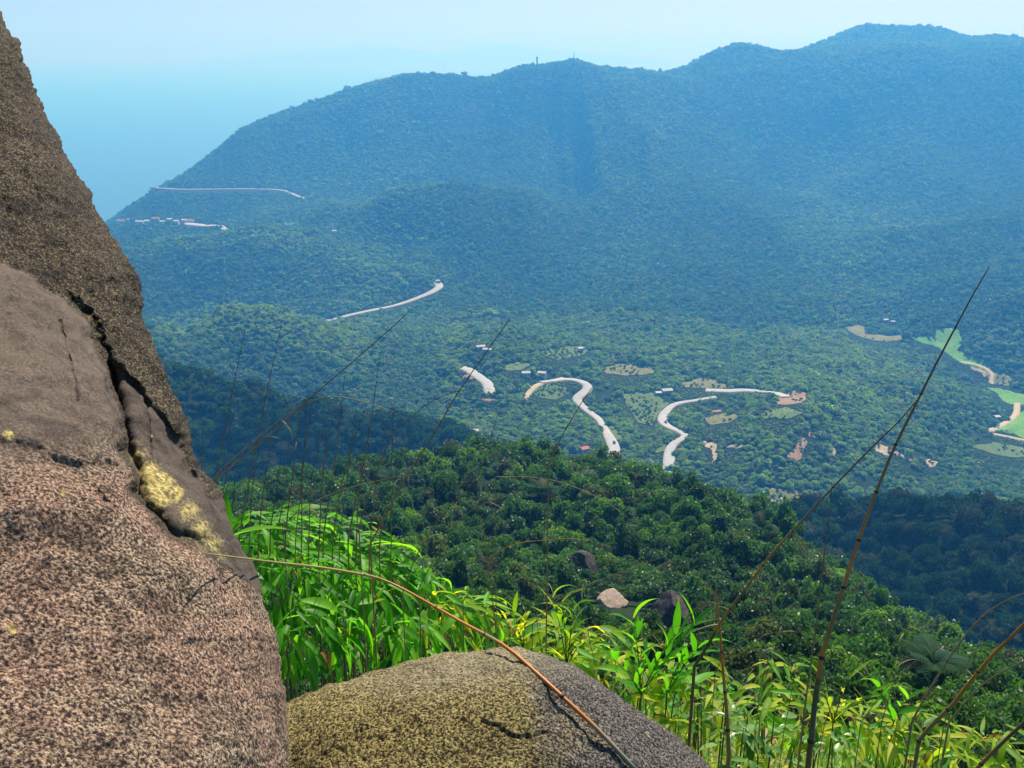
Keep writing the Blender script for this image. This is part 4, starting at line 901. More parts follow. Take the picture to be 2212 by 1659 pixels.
pink_c = m.mix(m.ramp(big, [(0.4, (0, 0, 0)), (0.62, (1, 1, 1))]), m.ramp(g1, [(0.40, (0.018, 0.011, 0.009)), (0.47, (0.14, 0.083, 0.058)), (0.54, (0.33, 0.205, 0.135)), (0.63, (0.58, 0.41, 0.28))]), m.ramp(g1, [(0.42, (0.018, 0.012, 0.009)), (0.50, (0.17, 0.115, 0.078)), (0.61, (0.54, 0.41, 0.26))]))
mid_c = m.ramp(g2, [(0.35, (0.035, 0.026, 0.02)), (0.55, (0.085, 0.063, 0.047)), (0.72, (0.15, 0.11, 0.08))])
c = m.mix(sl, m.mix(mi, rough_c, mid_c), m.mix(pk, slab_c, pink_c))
blot = m.ramp(m.noise(16, 5, 0.7, co, 0.6), [(0.36, (0.45, 0.42, 0.42)), (0.52, (1, 1, 1))]); c = m.mix(1.0, c, blot, 'MULTIPLY')
lf = m.math('MULTIPLY', m.math('SUBTRACT', m.math('ADD', li, m.math('MULTIPLY', m.math('SUBTRACT', m.noise(150, 5, 0.75, co), 0.5), 2.4)), 0.40), 5.0, True)
li2 = m.math('MULTIPLY', li, 0.85)
lichen_c = m.ramp(m.noise(120, 3, 0.6, co), [(0.40, (0.14, 0.10, 0.045)), (0.5, (0.40, 0.32, 0.08)), (0.62, (0.62, 0.53, 0.20))])
c = m.mix(m.math('MULTIPLY', lf, m.math('MINIMUM', li2, 0.9)), c, lichen_c)
m.col(c); m.rough(0.85); m.spec(0.3)
hgt = m.math('ADD', m.math('MULTIPLY', g1, 1.0), m.math('MULTIPLY', g2, 0.45))
bn = m.bump(hgt, 0.85, 0.0055)
rr = m.math('SUBTRACT', 1.0, m.math('MULTIPLY', m.math('MAXIMUM', m.math('SUBTRACT', sl, pk, True), mi), 0.65)); m.l(rr, bn.inputs['Strength'])
M_GRAN = m.m
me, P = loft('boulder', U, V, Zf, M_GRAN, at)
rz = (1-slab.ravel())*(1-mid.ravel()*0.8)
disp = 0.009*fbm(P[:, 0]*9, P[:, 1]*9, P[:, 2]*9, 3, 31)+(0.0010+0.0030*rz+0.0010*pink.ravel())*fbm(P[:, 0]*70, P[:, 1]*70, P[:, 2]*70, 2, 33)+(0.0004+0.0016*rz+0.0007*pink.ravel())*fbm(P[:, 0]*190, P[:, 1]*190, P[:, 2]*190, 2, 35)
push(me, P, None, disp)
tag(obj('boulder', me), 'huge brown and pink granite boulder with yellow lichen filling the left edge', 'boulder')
# --- small boulder
TOP = np.array([(60, 3300), (110, 2300), (200, 1850), (330, 1650), (450, 1575), (560, 1535), (632, 1513), (700, 1482), (760, 1462), (800, 1453), (860, 1438), (900, 1424), (940, 1414), (1000, 1408), (1060, 1403), (1110, 1401), (1150, 1406), (1200, 1424), (1240, 1441), (1280, 1463), (1350, 1508), (1420, 1556), (1480, 1606), (1545, 1662), (1640, 1768), (1720, 1920), (1790, 2250), (1820, 3300)], float)
cu = np.concatenate([np.linspace(60, 560, 30, endpoint=False), np.linspace(560, 1620, 380, endpoint=False), np.linspace(1620, 1820, 20)])
vs_ = np.interp(cu, TOP[:, 0], TOP[:, 1])+2.0*fbm(cu/40, cu*0, None, 3, 8)
vc = 3300.0; hv = vc-vs_
Rs = 0.75*np.sqrt(np.clip(1-((cu-940)/890)**2, 0.004, 1)); zcs = 2.30+0.0*cu
ph = np.concatenate([np.linspace(0, 1, 330)**1.35*(math.pi*0.5), math.pi*0.5+np.linspace(0, math.pi*1.5, 70)[1:-1]])  # from the crest forward and down, then round behind
U2 = np.repeat(cu[:, None], len(ph), 1); V2 = vc-hv[:, None]*np.cos(ph)[None]; Z2 = zcs[:, None]-Rs[:, None]*(np.sign(np.sin(ph))*np.abs(np.sin(ph))**0.9)[None]
fr2 = (ph < 1.6)[None] & np.ones_like(U2, bool)
uw = U2+6*fbm(U2/35, V2/35, None, 3, 42); vw = V2+6*fbm(U2/35+4, V2/35, None, 3, 43); cut = 0
for line, dep, wd in (([(1045, 1562), (1075, 1572), (1100, 1590), (1135, 1592), (1180, 1583)], 0.006, 4), ([(860, 1452), (900, 1436), (950, 1426), (985, 1424)], 0.010, 4), ([(800, 1480), (850, 1460), (880, 1452)], 0.006, 3.5), ([(940, 1500), (1000, 1480)], .003, 5)):
    dd, sdn = seg_dist(uw, vw, line); cut = cut+dep*np.exp(-(dd/wd)**2)
Z2 = np.where(fr2, Z2+cut, Z2)
grey = smooth(1060, 1240, U2+0.45*(1480-V2)+60*fbm(U2/120, V2/120, None, 3, 44))
pale = np.clip(np.exp(-((U2-1060)/170)**2-((V2-1430)/50)**2)+0.6*np.exp(-((U2-870)/160)**2-((V2-1470)/45)**2), 0, 1)
m = N('lichened_granite'); co = m.objco(); gy, pl = m.attr('grey'), m.attr('pale')
g1 = m.noise(185, 4, 0.66, co); g2 = m.noise(300, 3, 0.7, co); big = m.noise(9, 4, 0.6, co)
yel = m.mix(m.ramp(big, [(0.38, (0, 0, 0)), (0.62, (1, 1, 1))]), m.ramp(g1, [(0.42, (0.022, 0.016, 0.008)), (0.49, (0.18, 0.145, 0.05)), (0.59, (0.52, 0.44, 0.16))]), m.ramp(g1, [(0.43, (0.02, 0.015, 0.008)), (0.50, (0.14, 0.11, 0.042)), (0.60, (0.44, 0.36, 0.13))]))
gre = m.ramp(g1, [(0.42, (0.014, 0.012, 0.012)), (0.5, (0.075, 0.066, 0.058)), (0.60, (0.27, 0.245, 0.21))])
pal = m.ramp(g1, [(0.34, (0.07, 0.058, 0.04)), (0.5, (0.28, 0.245, 0.155)), (0.68, (0.47, 0.42, 0.29))])
spots = m.ramp(m.noise(34, 2, 0.5, co), [(0.70, (0, 0, 0)), (0.73, (1, 1, 1))])
c = m.mix(m.math('MULTIPLY', pl, 0.75), m.mix(gy, yel, gre), pal); m.col(m.mix(m.math('MULTIPLY', spots, 0.5), c, (0.42, 0.40, 0.27))); m.rough(0.9); m.spec(0.25)
m.bump(m.math('ADD', g1, m.math('MULTIPLY', g2, 0.5)), 1.0, 0.008); M_LGRAN = m.m
def on_small(u, v):                             # depth of the small boulder's face along a photo direction
    k = np.argmin(((U2-u)**2+(V2-v)**2)+np.where(fr2, 0, 1e9)); return float(Z2.ravel()[k])
me, P = loft('boulder', U2, V2, Z2, M_LGRAN, {'grey': grey.ravel(), 'pale': pale.ravel()})
push(me, P, None, -(0.008*fbm(P[:, 0]*10, P[:, 1]*10, P[:, 2]*10, 3, 51)+0.0022*fbm(P[:, 0]*60, P[:, 1]*60, P[:, 2]*60, 2, 53)+0.0014*fbm(P[:, 0]*150, P[:, 1]*150, P[:, 2]*150, 2, 55)))
tag(obj('boulder', me), 'low rounded boulder with yellow-grey lichen at the bottom, crossed by a fallen cane', 'boulder')
# ------------------------------------------------------------------ leaves, canes, grasses in front
def leaf_material(name, c_dark, c_mid, c_light, trans, tcol, rough=0.32):
    m = N(name); rnd = m.n('ShaderNodeObjectInfo').outputs['Random']; co = m.objco()
    sx = m.n('ShaderNodeSeparateXYZ'); m.l(co, sx.inputs[0])
    vein = m.n('ShaderNodeTexWave'); vein.inputs['Scale'].default_value = 14; vein.inputs['Distortion'].default_value = 1.5; vein.bands_direction = 'X'; m.l(co, vein.inputs['Vector'])
    c = m.ramp(rnd, [(0.0, c_dark), (0.5, c_mid), (1.0, c_light)]); c = m.mix(m.math('MULTIPLY', vein.outputs['Fac'], 0.16), c, c_light)
    tip = m.math('MULTIPLY', m.math('SUBTRACT', m.math('ADD', sx.outputs['Y'], m.math('MULTIPLY', m.noise(9, 3, 0.6, co), 0.35)), 1.02), 5.0, True)
    c = m.mix(m.math('MULTIPLY', tip, 0.75), c, (0.34, 0.24, 0.08))
    m.col(c); m.rough(rough); m.spec(0.22); m.translucent(trans, m.mix(1.0, c, tcol, 'MULTIPLY')); return m.m
M_BAM = leaf_material('bamboo_leaf', (0.022, 0.15, 0.012), (0.075, 0.31, 0.016), (0.20, 0.47, 0.03), 0.55, (1.6, 1.7, 0.45), 0.45)
M_LIME = leaf_material('sunlit_leaf', (0.07, 0.26, 0.014), (0.27, 0.46, 0.02), (0.60, 0.62, 0.06), 0.6, (1.6, 1.4, 0.4), 0.5)
M_GRASS = leaf_material('grass_blade', (0.05, 0.19, 0.022), (0.10, 0.27, 0.03), (0.22, 0.36, 0.05), 0.45, (1.4, 1.4, 0.5), 0.4)
M_STRAW = leaf_material('straw_blade', (0.25, 0.20, 0.09), (0.36, 0.29, 0.13), (0.46, 0.40, 0.20), 0.35, (1.2, 1.1, 0.7), 0.6)
M_BROWN = leaf_material('dead_leaf', (0.25, 0.10, 0.02), (0.36, 0.15, 0.03), (0.42, 0.22, 0.06), 0.3, (1.3, 0.9, 0.4), 0.6)
M_BROAD = leaf_material('broad_leaf', (0.05, 0.17, 0.035), (0.11, 0.26, 0.055), (0.22, 0.36, 0.10), 0.35, (1.4, 1.4, 0.5), 0.3)
M_CULM = plain('green_culm', (0.10, 0.13, 0.04), 0.5, 0.35, 6)
def leaf_mesh(name, w, bend, twist, fold, mat, shape='lance', seg=8):
    V = []; Fc = []; pos = Vector((0, 0, 0)); ang = 0.0
    for i in range(seg+1):
        t = i/seg
        if shape == 'lance': ww = w*math.sin(math.pi*min(1, t*0.93+0.07))**0.75*(1-t**3)**0.55 if t < 1 else 0.002
        elif shape == 'blade': ww = w*(1-t)**0.6*min(1, 0.5+t*4)
        else: ww = w*max(0.0, math.sin(math.pi*t**0.8))**0.7
        ww = max(ww, 0.003)
        a = twist*t; cx, cz = math.cos(a), math.sin(a)
        f = fold*ww
        for sx, h in ((-1, f), (0, 0), (1, f)):
            wav = 0.05*ww*math.sin(9*t+sx)
            V.append((pos.x+sx*ww*cx-h*cz, pos.y, pos.z+sx*ww*cz+h*cx+wav))
        ang = -bend*t**1.2; pos = pos+Vector((0, math.cos(ang), math.sin(ang)))/seg
    for i in range(seg):
        for k in (0, 1): b = i*3+k; Fc.append((b, b+1, b+4, b+3))
    me = bpy.data.meshes.new(name); me.from_pydata(V, [], Fc); me.materials.append(mat); me.polygons.foreach_set('use_smooth', np.ones(len(Fc), bool)); me.update(); return me
def kinds(name, mat, w, shape='lance', n=6, b0=0.3, b1=1.3):
    return [leaf_mesh(name, w*random.uniform(.8, 1.2), b0+(b1-b0)*k/(n-1), random.uniform(-.6, .6), random.uniform(.15, .5), mat, shape) for k in range(n)]
L_BAM = kinds('leaf', M_BAM, 0.10, n=8, b0=0.2, b1=1.1); L_LIME = kinds('leaf', M_LIME, 0.075, n=8, b0=0.3, b1=1.5); L_BROAD = kinds('leaf', M_BROAD, 0.21, 'ovate', 6, 0.1, 0.8)
L_GRASS = kinds('blade', M_GRASS, 0.022, 'blade', 6, 0.8, 2.3); L_STRAW = kinds('blade', M_STRAW, 0.018, 'blade', 6, 0.3, 1.9); L_DEAD = kinds('leaf', M_BROWN, 0.09, n=4, b0=0.6, b1=1.8)
UP = Vector((0, 0, 1))
def orient(p, d, roll, s):
    y = d.normalized(); x = y.cross(UP); x = x.normalized() if x.length > 1e-3 else Vector((1, 0, 0)); zz = x.cross(y)
    x2 = x*math.cos(roll)+zz*math.sin(roll); z2 = x2.cross(y)
    return Matrix(((x2.x*s, y.x*s, z2.x*s, p.x), (x2.y*s, y.y*s, z2.y*s, p.y), (x2.z*s, y.z*s, z2.z*s, p.z), (0, 0, 0, 1)))
def add_leaf(root, me, p, d, roll, s):
    o = obj(me.name.split('.')[0], me, root); o.matrix_basis = orient(p-root.location, d, roll, s); return o
def groundpt(p): return Vector((p.x, p.y, float(ground(p.x, p.y))))
def stem_part(root, pts, rad, mat, name='stem'):
    mb = MB(); mb.tube([Vector(p)-root.location for p in pts], rad, 6); return obj(name, mb.mesh(name, mat, True), root)
def bush(name, label, cat, px, py, r, rad, n, leafkinds, lens, seed, down=0.55, stems=4, squash=0.8, cull=0.2, dead=0.0, group=None, right=0.0):
    """leafy clump whose crown centre lies on the photo direction (px, py) at ground distance r"""
    g = random.Random(seed); c = pt(px, py, r); base = groundpt(c); root = obj(name, None, None, base); tag(root, label, cat, group)
    for k in range(stems):
        a = g.uniform(0, 6.28); tip = c+Vector((math.cos(a)*rad*.6, math.sin(a)*rad*.6, rad*squash*g.uniform(.1, .8))); b0 = base+Vector((math.cos(a)*.08, math.sin(a)*.08, -.06))
        stem_part(root, [b0, b0.lerp(tip, .45)+Vector((0, 0, .06)), b0.lerp(tip, .8)+Vector((0, 0, .05)), tip], [.006, .005, .004, .002], M_CULM)
    for k in range(n):
        d = Vector((g.gauss(0, 1), g.gauss(0, 1), g.gauss(0, 1))).normalized()
        if d.z < -0.6: d.z = -d.z
        if d.y > 0.55 and g.random() < 0.7: d.y = -d.y
        q = g.uniform(.55, 1.0); p = c+Vector((d.x*rad*q, d.y*rad*q, d.z*rad*squash*q))
        out = Vector((d.x+right+g.uniform(-.9, .9), d.y*0.8+g.uniform(-.9, .9), 0)).normalized()
        el = g.uniform(-.15, .35)-down*(1.15-0.9*max(0, d.z))*g.uniform(.5, 1.4)
        dr = Vector((out.x*math.cos(el), out.y*math.cos(el), math.sin(el)))
        L = g.uniform(*lens); me = g.choice(leafkinds)
        if g.random() < dead: me = g.choice(L_DEAD); L *= .6
        add_leaf(root, me, p-dr*L*.35, dr, g.uniform(-.5, .5), L)
    return root
def tuft(name, label, cat, px, py, r, n, lens, kinds_, seed, spread=0.25, group=None, lean=0.0):
    g = random.Random(seed); base = groundpt(pt(px, py, r)) if r else groundpt(hit(px, py, 3.0)); root = obj(name, None, None, base); tag(root, label, cat, group)
    for k in range(n):
        a = g.uniform(0, 6.28); el = g.uniform(.7, 1.45); d = Vector((math.cos(a)*math.cos(el)+lean, math.sin(a)*math.cos(el), math.sin(el)))
        add_leaf(root, g.choice(kinds_), base+Vector((math.cos(a)*spread*g.random(), math.sin(a)*spread*g.random(), -.02)), d, g.uniform(-.4, .4), g.uniform(*lens))
    return root
# --- the bamboo clump between the boulders
BAMBOO = [
 (575, 1185, 4.6, .24, 46, 'bamboo clump crown touching the big boulder\'s edge'), (655, 1180, 4.9, .26, 56, 'highest bamboo crown of the clump, near the boulder'), (745, 1195, 5.0, .26, 56, 'bamboo crown below the dense dry stalks'),
 (820, 1245, 4.8, .24, 52, 'bamboo crown on the right shoulder of the clump'), (625, 1285, 4.1, .24, 50, 'bamboo crown in the left middle of the clump'), (715, 1275, 4.3, .26, 52, 'bamboo crown in the shaded heart of the clump'),
 (890, 1300, 4.7, .24, 50, 'bamboo crown right of the clump under the arched cane'), (800, 1345, 4.1, .24, 44, 'bamboo crown of long hanging leaves above the small boulder'), (690, 1380, 3.7, .20, 34, 'low bamboo crown above the grass tuft'),
 (960, 1350, 4.5, .22, 42, 'yellowish bamboo crown left of the small boulder\'s top'), (1025, 1345, 4.7, .22, 40, 'rightmost yellowish bamboo crown of the clump'), (880, 1390, 3.9, .17, 30, 'dark low bamboo crown just behind the small boulder')]
for i, (px, py, r, rad, n, lb) in enumerate(BAMBOO):
    yel = i in (9, 10)
    bush('bamboo', lb, 'bamboo', px, py, r, rad*1.12, int(n*1.9), (L_LIME+L_BAM) if yel else L_BAM, (.08, .22), 100+i, down=.6 if py < 1260 else 1.0, stems=4, dead=.03, right=.35)
tuft('grass_tuft', 'fine bright green grass tuft between the two boulders', 'grass tuft', 700, 1530, 3.1, 60, (.18, .34), L_GRASS, 201, .16)
tuft('grass_tuft', 'small green grass tuft at the big boulder\'s foot', 'grass tuft', 650, 1540, 2.9, 36, (.14, .28), L_GRASS, 202, .1)
tuft('grass_tuft', 'grass tuft growing up the left end of the small boulder', 'grass tuft', 770, 1500, 3.3, 46, (.2, .36), L_GRASS, 203, .16)
r_ = tuft('broad_grass', 'single large upright leaf pair beside the big boulder above the bamboo', 'grass', 492, 1140, 3.6, 0, (.2, .3), L_BAM, 204)
p0 = pt(497, 1160, 3.6); stem_part(r_, [r_.location-Vector((0, 0, .05)), r_.location.lerp(p0, .6), p0], [.005, .004, .003], M_CULM)
for d, L in ((Vector((-.28, -.2, .75)), .22), (Vector((.75, .1, .25)), .24), (Vector((-.05, .1, .9)), .2), (Vector((.3, -.2, -.5)), .18)): add_leaf(r_, random.choice(L_BAM), p0, d, .3, L)
# --- leafy plants on the right
RIGHT = [
 (1130, 1385, 5.2, .20, 34, 'lime', 'lime leafy sprig behind the small boulder\'s crest'), (1205, 1400, 5.0, .20, 34, 'lime', 'lime grass-leaved clump right of the small boulder\'s crest'), (1270, 1410, 5.4, .22, 36, 'lime', 'lime leaf clump left of the upright leafy canes'),
 (1340, 1440, 5.0, .22, 36, 'lime', 'lime leaf clump below the gable-shaped boulder'), (1420, 1470, 5.2, .24, 38, 'lime', 'lime leaf clump under the feathery upright leaves'), (1500, 1500, 5.0, .24, 38, 'lime', 'lime leaf clump left of the reddish upright cane'),
 (1560, 1555, 4.6, .22, 30, 'broad', 'broad-leaved sprig at the small boulder\'s right foot'), (1620, 1530, 5.4, .25, 40, 'lime', 'lime leaf clump between the reddish cane and the tall cane'), (1660, 1620, 4.6, .24, 30, 'broad', 'broad-leaved plant left of the tall cane\'s foot'),
 (1740, 1560, 5.6, .25, 40, 'lime', 'lime leaf clump around the tall cane\'s foot'), (1780, 1640, 4.8, .24, 30, 'broad', 'broad-leaved plant at the bottom edge right of the tall cane'), (1840, 1580, 5.8, .25, 40, 'lime', 'lime leaf clump right of the tall cane'),
 (1910, 1620, 5.2, .24, 38, 'lime', 'arching lime leaves at the bottom right of the tall cane'), (1980, 1600, 5.8, .25, 38, 'lime', 'lime leaf clump left of the orange slanting cane'), (2060, 1640, 5.4, .24, 38, 'lime', 'lime leaf clump under the orange slanting cane'),
 (2140, 1650, 5.6, .24, 36, 'lime', 'lime leaf clump near the bottom right corner'), (1460, 1600, 4.4, .16, 22, 'lime', 'small lime sprig against the small boulder\'s right flank'), (1690, 1470, 6.4, .22, 30, 'lime', 'pale drooping leaf clump behind the tall cane'), (2210, 1660, 5.5, .24, 30, 'lime', 'lime leaf clump in the bottom right corner'),
 (1590, 1640, 4.3, .2, 24, 'broad', 'pale broad leaves in the bottom edge beside the small boulder')]
for i, (px, py, r, rad, n, kd, lb) in enumerate(RIGHT):
    bush('leafy_plant', lb, 'plant', px, py, r, rad*1.1, n, L_LIME+L_LIME+L_BAM[:3] if kd == 'lime' else L_BROAD+L_BROAD+L_LIME[:4], (.12, .29) if kd == 'lime' else (.06, .12), 300+i, down=.35, stems=4, dead=.07)
# --- upright feathery leaves
def spray(label, px, py, r, tips, seed, mat=L_BAM):
    g = random.Random(seed); b = pt(px, py, r); base = groundpt(b); root = obj('reed_shoot', None, None, base); tag(root, label, 'reed')
    for tx, ty, n in tips:
        t = pt(tx, ty, r-.1); mid = b.lerp(t, .5)+Vector((0, 0, .03)); stem_part(root, [base-Vector((0, 0, .05)), base.lerp(b, .6), b, mid, t], [.006, .005, .004, .003, .0015], M_CULM)
        for k in range(n):
            f = k/max(1, n-1); p = b.lerp(mid, f*2) if f < .5 else mid.lerp(t, f*2-1); ax = (t-b).normalized(); s = 1 if k % 2 else -1
            d = ax*.9+Vector((s*g.uniform(.15, .55), g.uniform(-.3, .3), g.uniform(-.1, .25))); add_leaf(root, g.choice(mat), p, d, g.uniform(-.5, .5), g.uniform(.16, .27))
    return root
spray('feathery upright leaf shoots in front of the gable-shaped boulder', 1385, 1500, 4.6, [(1370, 1335, 8), (1460, 1370, 9), (1500, 1350, 9), (1330, 1430, 6)], 401)
spray('second feathery shoot leaning right below the gable-shaped boulder', 1440, 1500, 4.7, [(1510, 1400, 8), (1475, 1420, 6)], 402)
spray('narrow upright leaf shoots right of the small boulder\'s crest', 1225, 1440, 4.8, [(1195, 1290, 6), (1215, 1300, 6), (1240, 1320, 6), (1260, 1390, 5)], 403, L_LIME)
spray('sunlit upright shoots just behind the small boulder\'s crest', 1130, 1400, 5.0, [(1105, 1310, 5), (1135, 1345, 5), (1080, 1330, 5)], 404, L_LIME)
spray('pale leaf shoot standing in the undergrowth beside the tall cane', 1800, 1560, 5.2, [(1830, 1470, 4), (1770, 1480, 4), (1880, 1500, 4)], 405, L_LIME)
spray('drooping dark leaf shoot right of the tall cane', 1930, 1560, 5.4, [(1900, 1490, 5), (1960, 1510, 5)], 406, L_BAM)
# --- undergrowth that nobody could count
def sprig_mesh(seed, mats):
    g = random.Random(seed); V = []; Fc = []; mi = []
    for k in range(16):
        a = g.uniform(0, 6.28); el = g.uniform(-.2, 1.1); d = Vector((math.cos(a)*math.cos(el), math.sin(a)*math.cos(el), math.sin(el)))
        src = g.choice(L_LIME if g.random() < .75 else L_BROAD); s = g.uniform(.5, 1.0)*(0.6 if src in L_BROAD else 1); M = orient(Vector((g.uniform(-.3, .3), g.uniform(-.3, .3), g.uniform(.0, .7))), d, g.uniform(-.6, .6), s); b = len(V); mm = g.randrange(len(mats))
        V += [tuple(M@v.co) for v in src.vertices]; Fc += [tuple(b+i for i in p.vertices) for p in src.polygons]; mi += [mm]*len(src.polygons)
    me = bpy.data.meshes.new('sprig'); me.from_pydata(V, [], Fc)
    for q in mats: me.materials.append(q)
    me.polygons.foreach_set('material_index', np.array(mi, np.int32)); me.polygons.foreach_set('use_smooth', np.ones(len(Fc), bool)); me.update(); return me
SPRIG_A = [sprig_mesh(500+k, [M_LIME, M_LIME, M_BAM, M_STRAW]) for k in range(5)]
SPRIG_C = []
for _k in range(5):
    _g = random.Random(540+_k); _V = []; _F = []; _mi = []
    for _i in range(22):
        _a = _g.uniform(0, 6.28); _el = _g.uniform(.2, 1.35); _d = Vector((math.cos(_a)*math.cos(_el), math.sin(_a)*math.cos(_el), math.sin(_el))); _s = _g.choice(L_GRASS+L_STRAW)
        _M = orient(Vector((_g.uniform(-.35, .35), _g.uniform(-.35, .35), 0)), _d, _g.uniform(-.5, .5), _g.uniform(.8, 1.8)); _b = len(_V); _q = _g.choice((0, 0, 1, 2, 2))
        _V += [tuple(_M@v.co) for v in _s.vertices]; _F += [tuple(_b+i for i in p.vertices) for p in _s.polygons]; _mi += [_q]*len(_s.polygons)
    _me = bpy.data.meshes.new('sprig'); _me.from_pydata(_V, [], _F)
    for _q in (M_GRASS, M_STRAW, M_LIME): _me.materials.append(_q)
    _me.polygons.foreach_set('material_index', np.array(_mi, np.int32)); _me.update(); SPRIG_C.append(_me)
SPRIG_B = [sprig_mesh(520+k, [M_BAM, M_BAM, M_GRASS, M_STRAW]) for k in range(4)]
g = np.random.default_rng(77)
def near_fill(name, label, r0, r1, sp, sz, protos, seed, cond=None, az=37):
    x, y, z, r, h, px, py = scatter(r0, r1, sp, lambda r: r*0+0.8, az, seed=seed)
    k = np.ones(len(x), bool) if cond is None else cond(x, y, z, r, px, py)
    x, y, z, r = x[k], y[k], z[k], r[k]; s = sz(r)*g.uniform(.6, 1.3, len(x))
    gn_forest(name, label, 'undergrowth', x, y, z-0.03, s, s*g.uniform(.8, 1.3, len(x)), g.uniform(0, 1, len(x)), protos, seed+1); print(name, len(x))
near_fill('undergrowth', 'tangle of sunlit lime leaves and straw on the near slope', 3.2, 9.5, lambda r: .125+.006*r, lambda r: .18+.008*r, SPRIG_A+SPRIG_C, 81, lambda x, y, z, r, px, py: ((px > 1060) & (r > 3.4)) | (r > 4.2))
near_fill('tall_grass', 'fine green and straw grass blades among the plants on the near slope', 3.5, 11, lambda r: .12+.007*r, lambda r: .21+.012*r, SPRIG_C+SPRIG_A[:2], 85, lambda x, y, z, r, px, py: (px > 1000) & (r > 3.7))
near_fill('shrub_cover', 'low green shrubs below the near forest', 9.0, 34, lambda r: .26+.022*r, lambda r: .34+.024*r, SPRIG_B+SPRIG_C[:2], 83)
# --- canes and dry stalks
def cane_mat(name, stops):
    m = N(name); co = m.objco(); t = m.attr('along'); n1 = m.noise(30, 4, 0.6, co); n2 = m.noise(160, 3, 0.6, co)
    c = m.ramp(m.math('ADD', t, m.math('MULTIPLY', m.math('SUBTRACT', n1, .5), .12)), stops); m.col(m.mix(m.math('MULTIPLY', n2, .22), c, (0.03, 0.022, 0.012))); m.rough(0.5); m.spec(0.4); return m.m
M_TALL = cane_mat('tall_cane', [(0.0, (.05, .06, .03)), (.10, (.30, .14, .035)), (.24, (.10, .11, .045)), (.30, (.10, .10, .04)), (.34, (.58, .24, .045)), (.46, (.22, .17, .07)), (.52, (.55, .23, .05)), (.62, (.36, .20, .07)), (.75, (.25, .14, .06)), (1.0, (.12, .075, .04))])
M_ORNG = cane_mat('orange_cane', [(0.0, (.22, .20, .09)), (.2, (.30, .24, .09)), (.5, (.42, .24, .07)), (.7, (.60, .23, .04)), (.97, (.50, .18, .035)), (1.0, (.16, .18, .12))])
M_FALL = cane_mat('fallen_cane', [(0.0, (.18, .20, .14)), (.05, (.30, .26, .16)), (.07, (.55, .20, .035)), (.18, (.50, .18, .035)), (.2, (.28, .24, .13)), (.25, (.58, .22, .04)), (.38, (.55, .24, .05)), (.45, (.40, .30, .09)), (1.0, (.36, .28, .10))])
M_DRY = cane_mat('dry_stalk', [(0.0, (.48, .30, .10)), (.5, (.32, .20, .085)), (1.0, (.14, .095, .05))])
M_PALEC = cane_mat('pale_stalk', [(0.0, (.26, .20, .08)), (.5, (.36, .29, .15)), (1.0, (.22, .17, .10))])
M_NODE = plain('cane_node', (0.05, 0.035, 0.02), 0.6, 0.3)
def cane(name, label, cat, path, r0, r1, w0, w1, mat, nodes=(), seed=0, to_ground=True, group=None, leaves=0, rs=None):
    """path in photo directions from the foot up; ground distance runs from r0 to r1; w are radii in metres"""
    n = len(path); R = rs or [r0+(r1-r0)*i/(n-1) for i in range(n)]
    P = [pt(x, y, r) for (x, y), r in zip(path, R)]
    S = spline([tuple(p) for p in P], 0.035)
    if to_ground:
        b = groundpt(Vector(S[0])); d = S[0]-S[min(3, len(S)-1)]; k = np.linspace(1, 0, 8, endpoint=False); b = np.array([b.x, b.y, b.z-.05])
        S = np.vstack([np.array([b*(t)+S[0]*(1-t) for t in k]), S])
    t = np.linspace(0, 1, len(S)); root = obj(name, None, None, S[0]); tag(root, label, cat, group)
    mb = MB(); rad = w0+(w1-w0)*t; Q = [Vector(p)-root.location for p in S]; mb.tube(Q, list(rad), 8)
    me = mb.mesh('stem', mat, True); tl = np.repeat(t, 8); a = me.attributes.new('along', 'FLOAT', 'POINT'); a.data.foreach_set('value', tl.astype(np.float32)); obj('stem', me, root)
    for f in nodes:
        i = int(f*(len(Q)-1)); i = min(max(i, 1), len(Q)-2); ax = (Q[i+1]-Q[i-1]).normalized(); rr = rad[i]
        rr = max(rr, .0016); mb = MB(); mb.tube([Q[i]-ax*rr*.7, Q[i]-ax*rr*.2, Q[i]+ax*rr*.3, Q[i]+ax*rr*.9], [rr*1.1, rr*1.38, rr*1.38, rr*1.05], 8); obj('node', mb.mesh('node', M_NODE, True), root)
    g = random.Random(seed)
    for k in range(leaves):
        i = g.randrange(len(Q)//5, len(Q)-1); d = Vector((g.uniform(-1, 1), g.uniform(-1, .4), g.uniform(-.4, .5))); add_leaf(root, g.choice(L_STRAW), Q[i]+root.location, d, 0, g.uniform(.07, .15))
    return root
cane('cane', 'tall brown jointed cane rising highest on the right', 'cane', [(1752, 1600), (1760, 1520), (1775, 1420), (1782, 1395), (1812, 1300), (1833, 1235), (1868, 1130), (1905, 1032), (1935, 960), (1975, 880), (2020, 790), (2065, 705), (2100, 640), (2136, 578)], 2.25, 2.3, .0095, .0012, M_TALL, (.22, .36, .50, .58, .66, .74, .82, .90))
cane('cane', 'slanting thinner cane meeting the tall cane near its middle', 'cane', [(1500, 1440), (1530, 1392), (1560, 1340), (1610, 1272), (1660, 1205), (1700, 1160), (1750, 1105), (1800, 1052), (1850, 1000), (1900, 950), (1940, 912), (1978, 868)], 3.0, 2.35, .0066, .0013, M_TALL, (.28, .42, .55, .66, .78, .88))
cane('cane', 'thin upright dark cane left of the tall cane', 'cane', [(1735, 1560), (1745, 1480), (1762, 1360), (1772, 1270), (1785, 1160), (1795, 1085), (1797, 1040)], 2.6, 2.6, .0042, .0010, M_DRY, (.3, .45, .6, .75))
